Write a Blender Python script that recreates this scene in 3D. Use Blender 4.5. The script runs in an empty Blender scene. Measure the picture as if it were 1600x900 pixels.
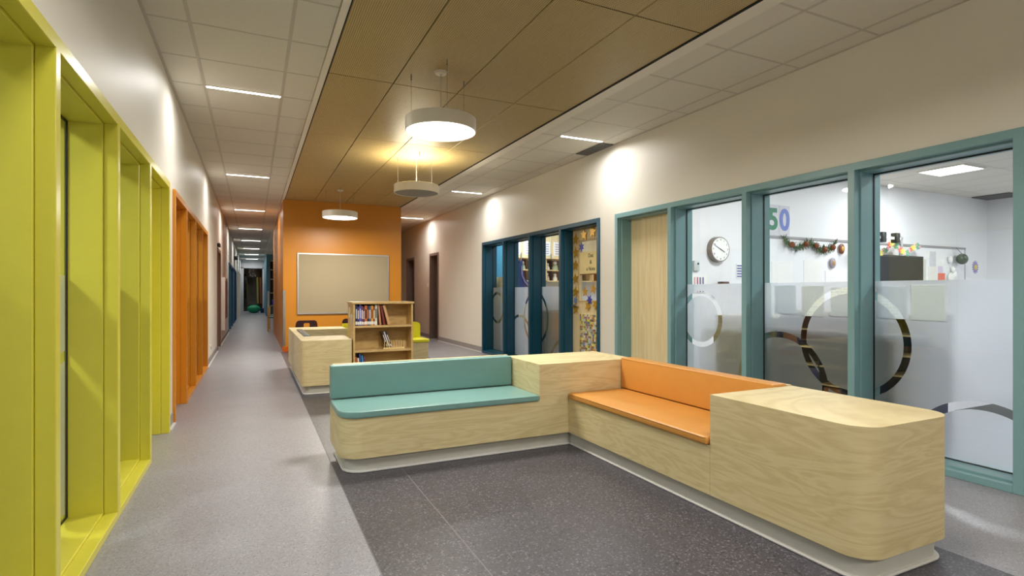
import bpy, bmesh, math, random
from mathutils import Vector, Matrix

random.seed(7)
S = bpy.context.scene
COL = S.collection
PI = math.pi
ordn0 = ['first', 'second', 'third', 'fourth', 'fifth', 'sixth', 'seventh', 'eighth', 'ninth', 'tenth']

# ------------------------------------------------------------------ camera
cam_d = bpy.data.cameras.new('camera')
cam = bpy.data.objects.new('camera', cam_d)
COL.objects.link(cam)
cam.location = (0, 0, 1.17)
cam.rotation_euler = (PI / 2, 0, -math.radians(25.42))
cam_d.sensor_width = 36.0
cam_d.lens = 850 / 1600 * 36
cam_d.shift_y = 6 / 1600
cam_d.clip_start = 0.05
cam_d.clip_end = 200
S.camera = cam

# ------------------------------------------------------------------ world, exposure
W = bpy.data.worlds.new('world')
S.world = W
W.use_nodes = True
W.node_tree.nodes['Background'].inputs[0].default_value = (0.9, 0.92, 1, 1)
W.node_tree.nodes['Background'].inputs[1].default_value = 0.02
S.view_settings.view_transform = 'Standard'
S.view_settings.look = 'None'
S.view_settings.exposure = 1.3
S.view_settings.gamma = 1.0
S.view_settings.use_curve_mapping = False
S.cycles.use_denoising = True
S.cycles.max_bounces = 10
S.cycles.diffuse_bounces = 6
S.cycles.transparent_max_bounces = 16
S.cycles.sample_clamp_indirect = 4.0
S.cycles.caustics_reflective = False
S.cycles.caustics_refractive = False

STRIP_W = 7.2       # watts of one linear ceiling light
PEND_W = 25.0        # watts of a lit pendant
ROOM_W = 26.0        # watts of a classroom troffer
STRIP_COL = (1.0, 0.98, 0.945)
PEND_COL = (1.0, 0.945, 0.84)
ROOM_COL = (0.93, 0.96, 1.0)


# ------------------------------------------------------------------ material helpers
def lin(c):
    return tuple(((v / 255) / 12.92 if v / 255 <= 0.04045 else ((v / 255 + 0.055) / 1.055) ** 2.4) for v in c) + (1,)


class NT:
    def __init__(self, name):
        self.m = bpy.data.materials.new(name)
        self.m.use_nodes = True
        self.t = self.m.node_tree
        self.t.nodes.clear()
        self.out = self.n('ShaderNodeOutputMaterial')

    def n(self, typ, **kw):
        nd = self.t.nodes.new(typ)
        for k, v in kw.items():
            setattr(nd, k, v)
        return nd

    def l(self, a, b):
        self.t.links.new(a, b)

    def math(self, op, a, b=None, c=None):
        nd = self.n('ShaderNodeMath', operation=op)
        for i, v in enumerate((a, b, c)):
            if v is None:
                continue
            if isinstance(v, (int, float)):
                nd.inputs[i].default_value = v
            else:
                self.l(v, nd.inputs[i])
        return nd.outputs[0]

    def coords(self, scale=(1, 1, 1), kind='Object'):
        tc = self.n('ShaderNodeTexCoord')
        mp = self.n('ShaderNodeMapping')
        mp.inputs['Scale'].default_value = scale
        self.l(tc.outputs[kind], mp.inputs['Vector'])
        return mp.outputs[0]

    def noise(self, vec, scale, detail=2, rough=0.5, dist=0.0):
        nd = self.n('ShaderNodeTexNoise')
        self.l(vec, nd.inputs['Vector'])
        nd.inputs['Scale'].default_value = scale
        nd.inputs['Detail'].default_value = detail
        nd.inputs['Roughness'].default_value = rough
        nd.inputs['Distortion'].default_value = dist
        return nd.outputs['Fac']

    def ramp(self, fac, stops):
        nd = self.n('ShaderNodeValToRGB')
        el = nd.color_ramp.elements
        while len(el) < len(stops):
            el.new(0.5)
        for e, (p, c) in zip(el, stops):
            e.position = p
            e.color = c
        self.l(fac, nd.inputs[0])
        return nd.outputs[0]

    def mix(self, fac, a, b):
        nd = self.n('ShaderNodeMix', data_type='RGBA')
        for sock, v in ((nd.inputs[0], fac), (nd.inputs[6], a), (nd.inputs[7], b)):
            if isinstance(v, (int, float, tuple)):
                sock.default_value = v
            else:
                self.l(v, sock)
        return nd.outputs[2]

    def bsdf(self, col, rough=0.5, metal=0.0, spec=0.5, bump=None, bstr=0.1, bdist=0.002):
        p = self.n('ShaderNodeBsdfPrincipled')
        if isinstance(col, tuple):
            p.inputs['Base Color'].default_value = col
        else:
            self.l(col, p.inputs['Base Color'])
        if isinstance(rough, (int, float)):
            p.inputs['Roughness'].default_value = rough
        else:
            self.l(rough, p.inputs['Roughness'])
        p.inputs['Metallic'].default_value = metal
        p.inputs['Specular IOR Level'].default_value = spec
        if bump is not None:
            b = self.n('ShaderNodeBump')
            b.inputs['Strength'].default_value = bstr
            b.inputs['Distance'].default_value = bdist
            self.l(bump, b.inputs['Height'])
            self.l(b.outputs[0], p.inputs['Normal'])
        self.l(p.outputs[0], self.out.inputs[0])
        return self.m


MC = {}


def paint(name, rgb, rough=0.45, var=0.04, spec=0.5, metal=0.0, scale=14, bstr=0.04):
    if name in MC:
        return MC[name]
    t = NT(name)
    v = t.coords()
    f = t.noise(v, scale, 3)
    c = lin(rgb)
    a = tuple(x * (1 - var) for x in c[:3]) + (1,)
    b = tuple(min(1, x * (1 + var)) for x in c[:3]) + (1,)
    MC[name] = t.bsdf(t.ramp(f, [(0.3, a), (0.7, b)]), rough, metal, spec, t.noise(v, 260, 2), bstr, 0.001)
    return MC[name]


def wood(name, light, dark, zs=7.5, rough=0.42, horiz=(1, 1, 1)):
    if name in MC:
        return MC[name]
    t = NT(name)
    v = t.coords((horiz[0], horiz[1], zs * horiz[2]))
    w = t.noise(v, 1.1, 3, 0.55, 0.9)
    rings = t.math('FRACT', t.math('MULTIPLY', w, 7.5))
    tri = t.math('ABSOLUTE', t.math('SUBTRACT', rings, 0.5))
    fib = t.noise(t.coords((6 * horiz[0], 6 * horiz[1], 150 * horiz[2])), 3.0, 3, 0.6)
    f = t.math('ADD', t.math('MULTIPLY', tri, 0.75), t.math('MULTIPLY', fib, 0.55))
    c = t.ramp(f, [(0.12, lin(dark)), (0.62, lin(light))])
    MC[name] = t.bsdf(c, rough, 0, 0.35, fib, 0.05, 0.001)
    return MC[name]


def emit(name, col, strength):
    t = NT(name)
    e = t.n('ShaderNodeEmission')
    e.inputs[0].default_value = tuple(col) + (1,)
    e.inputs[1].default_value = strength
    t.l(e.outputs[0], t.out.inputs[0])
    return t.m


def speckled(name, base, dots, scale=230, rough=0.38):
    t = NT(name)
    v = t.coords()
    vo = t.n('ShaderNodeTexVoronoi')
    vo.inputs['Scale'].default_value = scale
    t.l(v, vo.inputs['Vector'])
    sep = t.n('ShaderNodeSeparateColor')
    t.l(vo.outputs['Color'], sep.inputs[0])
    c = t.ramp(sep.outputs[0], [(0.0, lin(dots[0])), (0.16, lin(base)), (0.84, lin(base)), (1.0, lin(dots[1]))])
    big = t.noise(v, 1.3, 4)
    c = t.mix(t.math('MULTIPLY', big, 0.14), c, lin(dots[0]))
    r = t.math('ADD', t.math('MULTIPLY', t.noise(v, 3.0, 3), 0.16), rough - 0.08)
    return t.bsdf(c, r, 0, 0.45, sep.outputs[1], 0.08, 0.0006)


def glass_mat(name, tint=(0.97, 0.99, 0.98)):
    t = NT(name)
    tr = t.n('ShaderNodeBsdfTransparent')
    tr.inputs[0].default_value = tint + (1,)
    g = t.n('ShaderNodeBsdfGlossy')
    g.inputs['Roughness'].default_value = 0.0
    fr = t.n('ShaderNodeFresnel')
    ge = t.n('ShaderNodeNewGeometry')
    t.l(t.math('SUBTRACT', 1.5, t.math('MULTIPLY', ge.outputs['Backfacing'], 0.5)), fr.inputs[0])
    mx = t.n('ShaderNodeMixShader')
    t.l(t.math('MULTIPLY', fr.outputs[0], 1.5), mx.inputs[0])
    t.l(tr.outputs[0], mx.inputs[1])
    t.l(g.outputs[0], mx.inputs[2])
    t.l(mx.outputs[0], t.out.inputs[0])
    return t.m


def film_mat(name, rings, col=(0.73, 0.755, 0.82)):
    """frosted film with clear cut-out rings; rings: (centre y, centre z, outer radius, width)"""
    t = NT(name)
    geo = t.n('ShaderNodeNewGeometry')
    sp = t.n('ShaderNodeSeparateXYZ')
    t.l(geo.outputs['Position'], sp.inputs[0])
    tl = t.n('ShaderNodeBsdfTranslucent')
    tl.inputs[0].default_value = col + (1,)
    df = t.n('ShaderNodeBsdfDiffuse')
    df.inputs[0].default_value = col + (1,)
    rf = t.n('ShaderNodeBsdfRefraction')
    rf.inputs[0].default_value = (0.86, 0.88, 0.92, 1)
    rf.inputs['Roughness'].default_value = 0.55
    rf.inputs['IOR'].default_value = 1.14
    m1 = t.n('ShaderNodeMixShader')
    m1.inputs[0].default_value = 0.34
    t.l(tl.outputs[0], m1.inputs[1])
    t.l(df.outputs[0], m1.inputs[2])
    m2 = t.n('ShaderNodeMixShader')
    m2.inputs[0].default_value = 0.38
    t.l(m1.outputs[0], m2.inputs[1])
    t.l(rf.outputs[0], m2.inputs[2])
    tot = None
    for (cy, cz, r, w) in rings:
        dy = t.math('SUBTRACT', sp.outputs[1], cy)
        dz = t.math('SUBTRACT', sp.outputs[2], cz)
        d = t.math('SQRT', t.math('ADD', t.math('MULTIPLY', dy, dy), t.math('MULTIPLY', dz, dz)))
        k = t.math('LESS_THAN', t.math('ABSOLUTE', t.math('SUBTRACT', d, r - w / 2)), w / 2)
        tot = k if tot is None else t.math('MAXIMUM', tot, k)
    tr = t.n('ShaderNodeBsdfTransparent')
    m3 = t.n('ShaderNodeMixShader')
    if tot is None:
        m3.inputs[0].default_value = 0
    else:
        t.l(tot, m3.inputs[0])
    t.l(m2.outputs[0], m3.inputs[1])
    t.l(tr.outputs[0], m3.inputs[2])
    t.l(m3.outputs[0], t.out.inputs[0])
    return t.m


# ------------------------------------------------------------------ mesh helpers
def box(bm, x0, x1, y0, y1, z0, z1, mi=0):
    vs = [bm.verts.new((x, y, z)) for z in (z0, z1) for y in (y0, y1) for x in (x0, x1)]
    fs = []
    for q in ((0, 2, 3, 1), (4, 5, 7, 6), (0, 1, 5, 4), (2, 6, 7, 3), (0, 4, 6, 2), (1, 3, 7, 5)):
        f = bm.faces.new([vs[i] for i in q])
        f.material_index = mi
        fs.append(f)
    return fs


def prism(bm, poly, z0, z1, mi=0):
    a = [bm.verts.new((x, y, z0)) for x, y in poly]
    b = [bm.verts.new((x, y, z1)) for x, y in poly]
    n = len(poly)
    fs = [bm.faces.new(a[::-1]), bm.faces.new(b)]
    for i in range(n):
        fs.append(bm.faces.new((a[i], a[(i + 1) % n], b[(i + 1) % n], b[i])))
    for f in fs:
        f.material_index = mi
    return fs


def round_poly(pts, seg=10):
    """pts: (x, y, radius) counter-clockwise; corners with radius > 0 are rounded"""
    out = []
    n = len(pts)
    for i, (x, y, r) in enumerate(pts):
        p = Vector((x, y))
        if r <= 0:
            out.append((x, y))
            continue
        a = (Vector(pts[i - 1][:2]) - p).normalized()
        b = (Vector(pts[(i + 1) % n][:2]) - p).normalized()
        c = p + (a + b) * r
        s = p + a * r - c
        e = p + b * r - c
        a0 = math.atan2(s.y, s.x)
        a1 = math.atan2(e.y, e.x)
        d = (a1 - a0 + PI) % (2 * PI) - PI
        for k in range(seg + 1):
            an = a0 + d * k / seg
            out.append((c.x + r * math.cos(an), c.y + r * math.sin(an)))
    return out


def cyl(bm, p0, p1, r0, r1=None, seg=16, caps=True, mi=0):
    r1 = r0 if r1 is None else r1
    p0, p1 = Vector(p0), Vector(p1)
    ax = (p1 - p0).normalized()
    u = ax.orthogonal().normalized()
    w = ax.cross(u)
    A, B = [], []
    for k in range(seg):
        an = 2 * PI * k / seg
        d = u * math.cos(an) + w * math.sin(an)
        A.append(bm.verts.new(p0 + d * r0))
        B.append(bm.verts.new(p1 + d * r1))
    for k in range(seg):
        f = bm.faces.new((A[k], A[(k + 1) % seg], B[(k + 1) % seg], B[k]))
        f.material_index = mi
    if caps:
        bm.faces.new(A[::-1]).material_index = mi
        bm.faces.new(B).material_index = mi


def tube(bm, pts, r, seg=8):
    for a, b in zip(pts, pts[1:]):
        cyl(bm, a, b, r, r, seg)


def lathe(bm, prof, c, seg=24):
    """prof: (radius, z) list, turned about a vertical axis at c"""
    rows = []
    for r, z in prof:
        rows.append([bm.verts.new((c[0] + r * math.cos(2 * PI * k / seg), c[1] + r * math.sin(2 * PI * k / seg), c[2] + z)) for k in range(seg)])
    for a, b in zip(rows, rows[1:]):
        for k in range(seg):
            bm.faces.new((a[k], a[(k + 1) % seg], b[(k + 1) % seg], b[k]))
    bm.faces.new(rows[0][::-1])
    bm.faces.new(rows[-1])


def blob(bm, c, rx, ry, rz, sub=1, jit=0.0):
    g = bmesh.ops.create_icosphere(bm, subdivisions=sub, radius=1)
    for v in g['verts']:
        k = 1 + random.uniform(-jit, jit)
        v.co = Vector((c[0] + v.co.x * rx * k, c[1] + v.co.y * ry * k, c[2] + v.co.z * rz * k))


def bevel(bm, w, seg=2, ang=0.5):
    bmesh.ops.remove_doubles(bm, verts=bm.verts, dist=1e-6)
    es = [e for e in bm.edges if len(e.link_faces) == 2 and e.calc_face_angle(0) > ang]
    bmesh.ops.bevel(bm, geom=es, offset=w, segments=seg, profile=0.5, affect='EDGES', clamp_overlap=True)


def bx(*a, bv=0.0, seg=2):
    bm = bmesh.new()
    box(bm, *a)
    if bv:
        bevel(bm, bv, seg)
    return bm


WL = {}     # world location of each object by name


def finish(name, bm, mats, smooth=True):
    bmesh.ops.recalc_face_normals(bm, faces=bm.faces)
    me = bpy.data.meshes.new(name)
    bm.to_mesh(me)
    bm.free()
    for m in (mats if isinstance(mats, (list, tuple)) else [mats]):
        me.materials.append(m)
    if smooth:
        for p in me.polygons:
            p.use_smooth = True
        me.set_sharp_from_angle(angle=math.radians(35))
    return me


def part(name, bm, mats, parent, label=None, stuff=False):
    """world-space bmesh becomes a child mesh of parent"""
    me = finish(name, bm, mats)
    o = bpy.data.objects.new(name, me)
    COL.objects.link(o)
    wl = WL[parent.name]
    me.transform(Matrix.Translation(-wl))
    o.parent = parent
    WL[o.name] = wl
    if label:
        o['label'] = label
    if stuff:
        o['kind'] = 'stuff'
    return o


def tag(o, label=None, cat=None, group=None, kind=None):
    for k, v in (('label', label), ('category', cat), ('group', group), ('kind', kind)):
        if v:
            o[k] = v
    return o


def root(name, loc, label, cat, group=None, kind=None):
    o = bpy.data.objects.new(name, None)
    o.empty_display_size = 0.1
    COL.objects.link(o)
    o.location = loc
    WL[o.name] = Vector(loc)
    return tag(o, label, cat, group, kind)


def single(name, bm, mats, label, cat, group=None, kind=None):
    """a top-level thing that is one mesh, origin at the middle of its base"""
    xs = [v.co for v in bm.verts]
    c = Vector(((min(v.x for v in xs) + max(v.x for v in xs)) / 2, (min(v.y for v in xs) + max(v.y for v in xs)) / 2, min(v.z for v in xs)))
    me = finish(name, bm, mats)
    me.transform(Matrix.Translation(-c))
    o = bpy.data.objects.new(name, me)
    COL.objects.link(o)
    o.location = c
    WL[o.name] = c
    return tag(o, label, cat, group, kind)


def area(loc, sx, sy, watts, col, parent, up=False, name='lamp_light', rot=None, spread=180):
    l = bpy.data.lights.new(name, 'AREA')
    l.shape = 'RECTANGLE'
    l.size, l.size_y = sx, sy
    l.energy = watts
    l.color = col
    l.spread = math.radians(spread)
    o = bpy.data.objects.new(name, l)
    COL.objects.link(o)
    o.parent = parent
    o.location = Vector(loc) - WL[parent.name]
    if rot:
        o.rotation_euler = rot
    elif up:
        o.rotation_euler = (PI, 0, 0)
    return o


def disk_light(loc, r, watts, col, parent, up=False):
    o = area(loc, 2 * r, 2 * r, watts, col, parent, up)
    o.data.shape = 'DISK'
    return o


def text(body, loc, size, mat, parent, rot, name='lettering', ext=0.0006, fat=0.0):
    cu = bpy.data.curves.new(name, 'FONT')
    cu.body = body
    cu.size = size
    cu.extrude = ext
    cu.offset = fat
    cu.align_x = 'CENTER'
    cu.align_y = 'CENTER'
    cu.materials.append(mat)
    tmp = bpy.data.objects.new(name + '_source', cu)
    COL.objects.link(tmp)
    dg = bpy.context.evaluated_depsgraph_get()
    me = bpy.data.meshes.new_from_object(tmp.evaluated_get(dg))
    bpy.data.objects.remove(tmp)
    me.name = name
    o = bpy.data.objects.new(name, me)
    COL.objects.link(o)
    o.parent = parent
    o.location = Vector(loc) - WL[parent.name]
    o.rotation_euler = rot
    WL[o.name] = WL[parent.name]
    return o


# ------------------------------------------------------------------ materials
M_wall = paint('wall_paint', (224, 220, 209), 0.48, 0.012, 0.32, scale=2)
M_roomwall = paint('classroom_wall_paint', (228, 229, 230), 0.5, 0.01, scale=2)
M_tile = paint('ceiling_tile_mineral', (222, 217, 206), 0.85, 0.02, 0.2, scale=60, bstr=0.25)
M_grid = paint('ceiling_grid_metal', (196, 190, 180), 0.5, 0.01)
M_white = paint('white_trim', (232, 226, 214), 0.5, 0.01)
M_light_floor = speckled('vinyl_light_grey', (146, 145, 152), ((112, 111, 118), (172, 171, 179)), 180)
M_dark_floor = speckled('vinyl_charcoal', (76, 74, 81), ((44, 42, 47), (124, 121, 130)), 140)
M_seam = paint('floor_weld_seam', (112, 108, 113), 0.5, 0.01)
M_base = paint('grey_vinyl_base', (150, 146, 144), 0.5, 0.02)
M_lip = paint('pale_base_edge', (208, 207, 204), 0.5, 0.01)
M_yellow = paint('yellow_gloss_paint', (214, 207, 72), 0.3, 0.015)
M_orange = paint('orange_gloss_paint', (208, 134, 28), 0.32, 0.015)
M_teal = paint('teal_gloss_paint', (124, 163, 168), 0.34, 0.02)
M_blue = paint('deep_blue_gloss_paint', (10, 72, 94), 0.32, 0.02)
M_owall = paint('orange_wall_paint', (204, 133, 36), 0.38, 0.012, scale=2)
M_bluewall = paint('blue_wall_paint', (92, 140, 160), 0.5, 0.012)
M_gasket = paint('black_gasket', (22, 22, 24), 0.5)
M_steel = paint('brushed_steel', (190, 190, 192), 0.28, 0.02, metal=1.0)
M_alu = paint('satin_aluminium', (205, 205, 205), 0.38, 0.01, metal=0.9)
M_greyplastic = paint('grey_plastic', (118, 118, 120), 0.5)
M_black = paint('black_plastic', (24, 24, 26), 0.4)
M_birch = wood('birch_laminate', (216, 201, 157), (197, 178, 130), rough=0.5)
M_shelf = wood('maple_shelf_board', (208, 178, 122), (184, 150, 94))
M_door = wood('maple_door_veneer', (228, 212, 170), (214, 190, 142), 0.35, horiz=(7, 7, 1))
M_palewood = paint('pale_wood_peg', (224, 196, 140), 0.5)
M_tealvinyl = paint('teal_upholstery', (116, 156, 153), 0.36, 0.02, bstr=0.1)
M_orangevinyl = paint('orange_upholstery', (208, 146, 68), 0.4, 0.02, bstr=0.1)
M_yellowvinyl = paint('yellow_upholstery', (222, 216, 36), 0.42, 0.02, bstr=0.1)
M_greyvinyl = paint('grey_upholstery', (96, 106, 106), 0.3, 0.03, bstr=0.1)
M_paper = paint('white_paper', (236, 236, 232), 0.7, 0.01)
M_glass = glass_mat('clear_glass')
M_strip = emit('strip_diffuser_glow', (1.0, 0.97, 0.92), 6.0)
M_pend_on = emit('pendant_diffuser_glow', (1.0, 0.95, 0.84), 3.0)
M_troffer = emit('troffer_diffuser_glow', (0.96, 0.98, 1.0), 3.0)
M_pend_off = paint('pendant_closed_base', (150, 150, 148), 0.5, 0.02)


def perforated():
    t = NT('perforated_oak_panel')
    tc = t.n('ShaderNodeTexCoord')
    sp = t.n('ShaderNodeSeparateXYZ')
    t.l(tc.outputs['Object'], sp.inputs[0])
    p = 0.0145
    fx = t.math('SUBTRACT', t.math('FRACT', t.math('DIVIDE', sp.outputs[0], p)), 0.5)
    fy = t.math('SUBTRACT', t.math('FRACT', t.math('DIVIDE', sp.outputs[1], p)), 0.5)
    d = t.math('SQRT', t.math('ADD', t.math('MULTIPLY', fx, fx), t.math('MULTIPLY', fy, fy)))
    hole = t.math('LESS_THAN', d, 0.27)
    fib = t.noise(t.coords((90, 3, 1)), 2.0, 3, 0.6)
    c = t.ramp(fib, [(0.25, lin((184, 160, 108))), (0.75, lin((204, 182, 128)))])
    c = t.mix(hole, c, lin((84, 66, 38)))
    return t.bsdf(c, 0.42, 0, 0.4)


M_panel = perforated()
M_dark = paint('shadow_gap_black', (16, 14, 12), 0.8)

# ================================================================== THE SETTING
CZ = 2.98          # ceiling height
XL, XR = -0.65, 4.0

# ---- floor
fl = root('floor', (0, 0, 0), 'speckled vinyl floor of the corridor and lounge, pale grey round a charcoal field', 'floor', kind='structure')
part('pale_vinyl', bx(-4.2, 13.2, -5.2, 37, -0.12, 0), M_light_floor, fl, 'pale grey speckled vinyl')
part('charcoal_vinyl', bx(0.48, 2.83, -5, 11.44, -0.05, 0.0015), M_dark_floor, fl, 'charcoal speckled vinyl')
part('weld_seam', bx(0.884, 0.890, -5, 11.4, 0, 0.0021), M_seam, fl)
part('weld_seam', bx(0.4775, 0.4815, -5, 11.4, 0, 0.0021), M_seam, fl)


# ---- side walls with openings
def wall_with_openings(name, x0, x1, y0, y1, ops, label):
    bm = bmesh.new()
    y = y0
    for (a, b, zt) in ops:
        if a > y:
            box(bm, x0, x1, y, a, 0, CZ + 0.1)
        box(bm, x0, x1, a, b, zt, CZ + 0.1)
        y = b
    box(bm, x0, x1, y, y1, 0, CZ + 0.1)
    return single(name, bm, M_wall, label, 'wall', kind='structure')


wall_with_openings('wall_right', XR, XR + 0.28, -5, 16.2,
                   [(1.56, 5.455, 2.11), (5.80, 9.73, 2.11), (12.53, 13.19, 2.09), (14.66, 15.45, 2.09)],
                   'long cream painted wall on the side of the teal and dark blue glazed screens')
wall_with_openings('wall_left', XL - 0.28, XL, -5, 34,
                   [(1.49, 5.34, 2.075), (5.66, 9.52, 2.075), (12.2, 13.3, 2.0), (17.7, 25.3, 2.0)],
                   'long cream painted corridor wall with the yellow and orange frames')
single('wall_back', bx(-0.93, 4.28, -5.2, -5, 0, CZ + 0.1), M_wall, 'cream wall closing the lounge behind the viewer', 'wall', kind='structure')
single('wall_passage_end', bx(2.6, 4.28, 16.2, 16.4, 0, CZ + 0.1), M_wall, 'pale wall closing the passage beyond the orange block', 'wall', kind='structure')
single('wall_orange', bx(0.52, 2.835, 11.45, 17.2, 0, CZ + 0.02), M_owall, 'orange painted block wall carrying the tan pin board', 'wall', kind='structure')

# bases (coved skirting)
def base(name, x0, x1, y0, y1, label, lipx):
    r = root(name, ((x0 + x1) / 2, y0, 0), label, 'baseboard', kind='structure')
    part('cove_base', bx(x0, x1, y0, y1, 0, 0.105), M_base, r)
    part('floor_bead', bx(min(x0, lipx), max(x1, lipx), y0, y1, 0, 0.012), M_lip, r, 'pale bead along the floor')


base('baseboard_right', XR - 0.008, XR + 0.001, 9.74, 12.52, 'grey coved base between the dark blue screen and the first dark door', XR - 0.03)
base('baseboard_right', XR - 0.008, XR + 0.001, 5.46, 5.79, 'short grey coved base between the teal and dark blue screens', XR - 0.03)
base('baseboard_right', XR - 0.008, XR + 0.001, 13.2, 14.65, 'grey coved base between the two dark passage doors', XR - 0.03)
base('baseboard_left', XL - 0.001, XL + 0.008, 5.35, 5.65, 'short grey coved base between the yellow and orange frames', XL + 0.03)
base('baseboard_left', XL - 0.001, XL + 0.008, 9.53, 12.19, 'grey coved base beyond the orange frame', XL + 0.03)
base('baseboard_left', XL - 0.001, XL + 0.008, 13.31, 17.69, 'grey coved base between the brown door and the far blue frame', XL + 0.03)
base('baseboard_left', XL - 0.001, XL + 0.008, -5, 1.48, 'grey coved base before the yellow frame', XL + 0.03)

# orange base of the block
tr = root('baseboard_orange', (1.7, 11.44, 0), 'deep orange skirting at the foot of the orange block', 'baseboard', kind='structure')
part('skirting_board', bx(0.51, 2.84, 11.44, 11.4501, 0, 0.1), paint('deep_orange_skirting', (196, 92, 12), 0.4), tr)

# ---- corridor ceiling
ce = root('ceiling', (1.7, 8, CZ), 'white tiled ceiling with a perforated oak panel field over the lounge', 'ceiling', kind='structure')
cb = bmesh.new()
box(cb, -0.93, 4.28, -5.2, 37, CZ + 0.05, CZ + 0.15)
part('ceiling_slab', cb, M_dark, ce)
GRID0, GP = 4.216, 0.6215


def tile_mesh(w, d):
    bm = bx(0.004, w - 0.004, 0.004, d - 0.004, -0.004, 0.012, bv=0.003, seg=1)
    return finish('ceiling_tile', bm, M_tile, False)


TM = {}
n_single = 0


def put_tile(parent, x0, y0, w, d, z=CZ):
    key = (round(w, 3), round(d, 3))
    if key not in TM:
        TM[key] = tile_mesh(w, d)
    o = bpy.data.objects.new('ceiling_tile', TM[key])
    COL.objects.link(o)
    o.parent = parent
    o.location = Vector((x0, y0, z)) - WL[parent.name]


left_cols = [(-0.645, -0.386), (-0.386, 0.237), (0.237, 0.5)]
right_cols = [(2.935, 3.198), (3.198, 3.79), (3.79, 4.0)]
far = bmesh.new()
for cols, k0, k1 in ((left_cols, -5, 22), (right_cols, -6, 19)):
    for k in range(k0, k1):
        for (a, b) in cols:
            put_tile(ce, a, GRID0 + k * GP, b - a, GP)
for k in range(22, 48):
    for (a, b) in left_cols:
        box(far, a + 0.004, b - 0.004, GRID0 + k * GP + 0.004, GRID0 + (k + 1) * GP - 0.004, CZ - 0.004, CZ + 0.012)
for k in range(-15, -6):
    for (a, b) in left_cols + right_cols:
        box(far, a + 0.004, b - 0.004, GRID0 + k * GP + 0.004, GRID0 + (k + 1) * GP - 0.004, CZ - 0.004, CZ + 0.012)
for (a, b) in left_cols:
    box(far, a + 0.004, b - 0.004, GRID0 - 6 * GP + 0.004, GRID0 - 5 * GP - 0.004, CZ - 0.004, CZ + 0.012)
part('distant_ceiling_tiles', far, M_tile, ce, stuff=True)
gb = bmesh.new()
for x in (-0.386, 0.237):
    box(gb, x - 0.012, x + 0.012, -5, 34, CZ - 0.006, CZ + 0.01)
box(gb, -0.65, -0.628, -5, 34, CZ - 0.008, CZ + 0.01)
for x in (3.198, 3.79):
    box(gb, x - 0.012, x + 0.012, -5, 16.2, CZ - 0.006, CZ + 0.01)
box(gb, 3.978, 4.0, -5, 16.2, CZ - 0.008, CZ + 0.01)
for k in range(-15, 48):
    y = GRID0 + k * GP
    box(gb, -0.65, 0.5, y - 0.009, y + 0.009, CZ - 0.0055, CZ + 0.01)
    if y < 16.1:
        box(gb, 2.935, 4.0, y - 0.009, y + 0.009, CZ - 0.0055, CZ + 0.01)
part('ceiling_grid', gb, M_grid, ce, 'pale metal grid between the tiles')
eb = bmesh.new()
box(eb, 0.5, 0.545, -5, 34, CZ - 0.02, CZ + 0.03)
box(eb, 2.83, 2.945, -5, 16.2, CZ - 0.02, CZ + 0.03)
part('edge_trim', eb, M_white, ce, 'white edge strips beside the oak panels')
sb = bmesh.new()
box(sb, 2.809, 2.8295, -5, 16.2, CZ - 0.018, CZ + 0.03)  # solid black strips stand in for the shade inside the panel gaps
box(sb, 0.5455, 0.556, -5, 34, CZ - 0.014, CZ + 0.03)
part('gap_shade_strip', sb, M_dark, ce, 'black strip painted as the shade of the gap beside the oak panels')
# oak panels: four columns
xc = [0.553, 1.09, 1.668, 2.246, 2.815]
yj = [-2.62, -0.8, 1.03, 2.855, 4.68, 6.5, 8.33, 10.15, 11.45]
for i in range(4):
    for a, b in zip(yj, yj[1:]):
        bm = bx(xc[i] + 0.004, xc[i + 1] - 0.004, a + 0.004, b - 0.004, CZ - 0.012, CZ + 0.006, bv=0.002, seg=1)
        part('oak_panel', bm, M_panel, ce)

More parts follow.
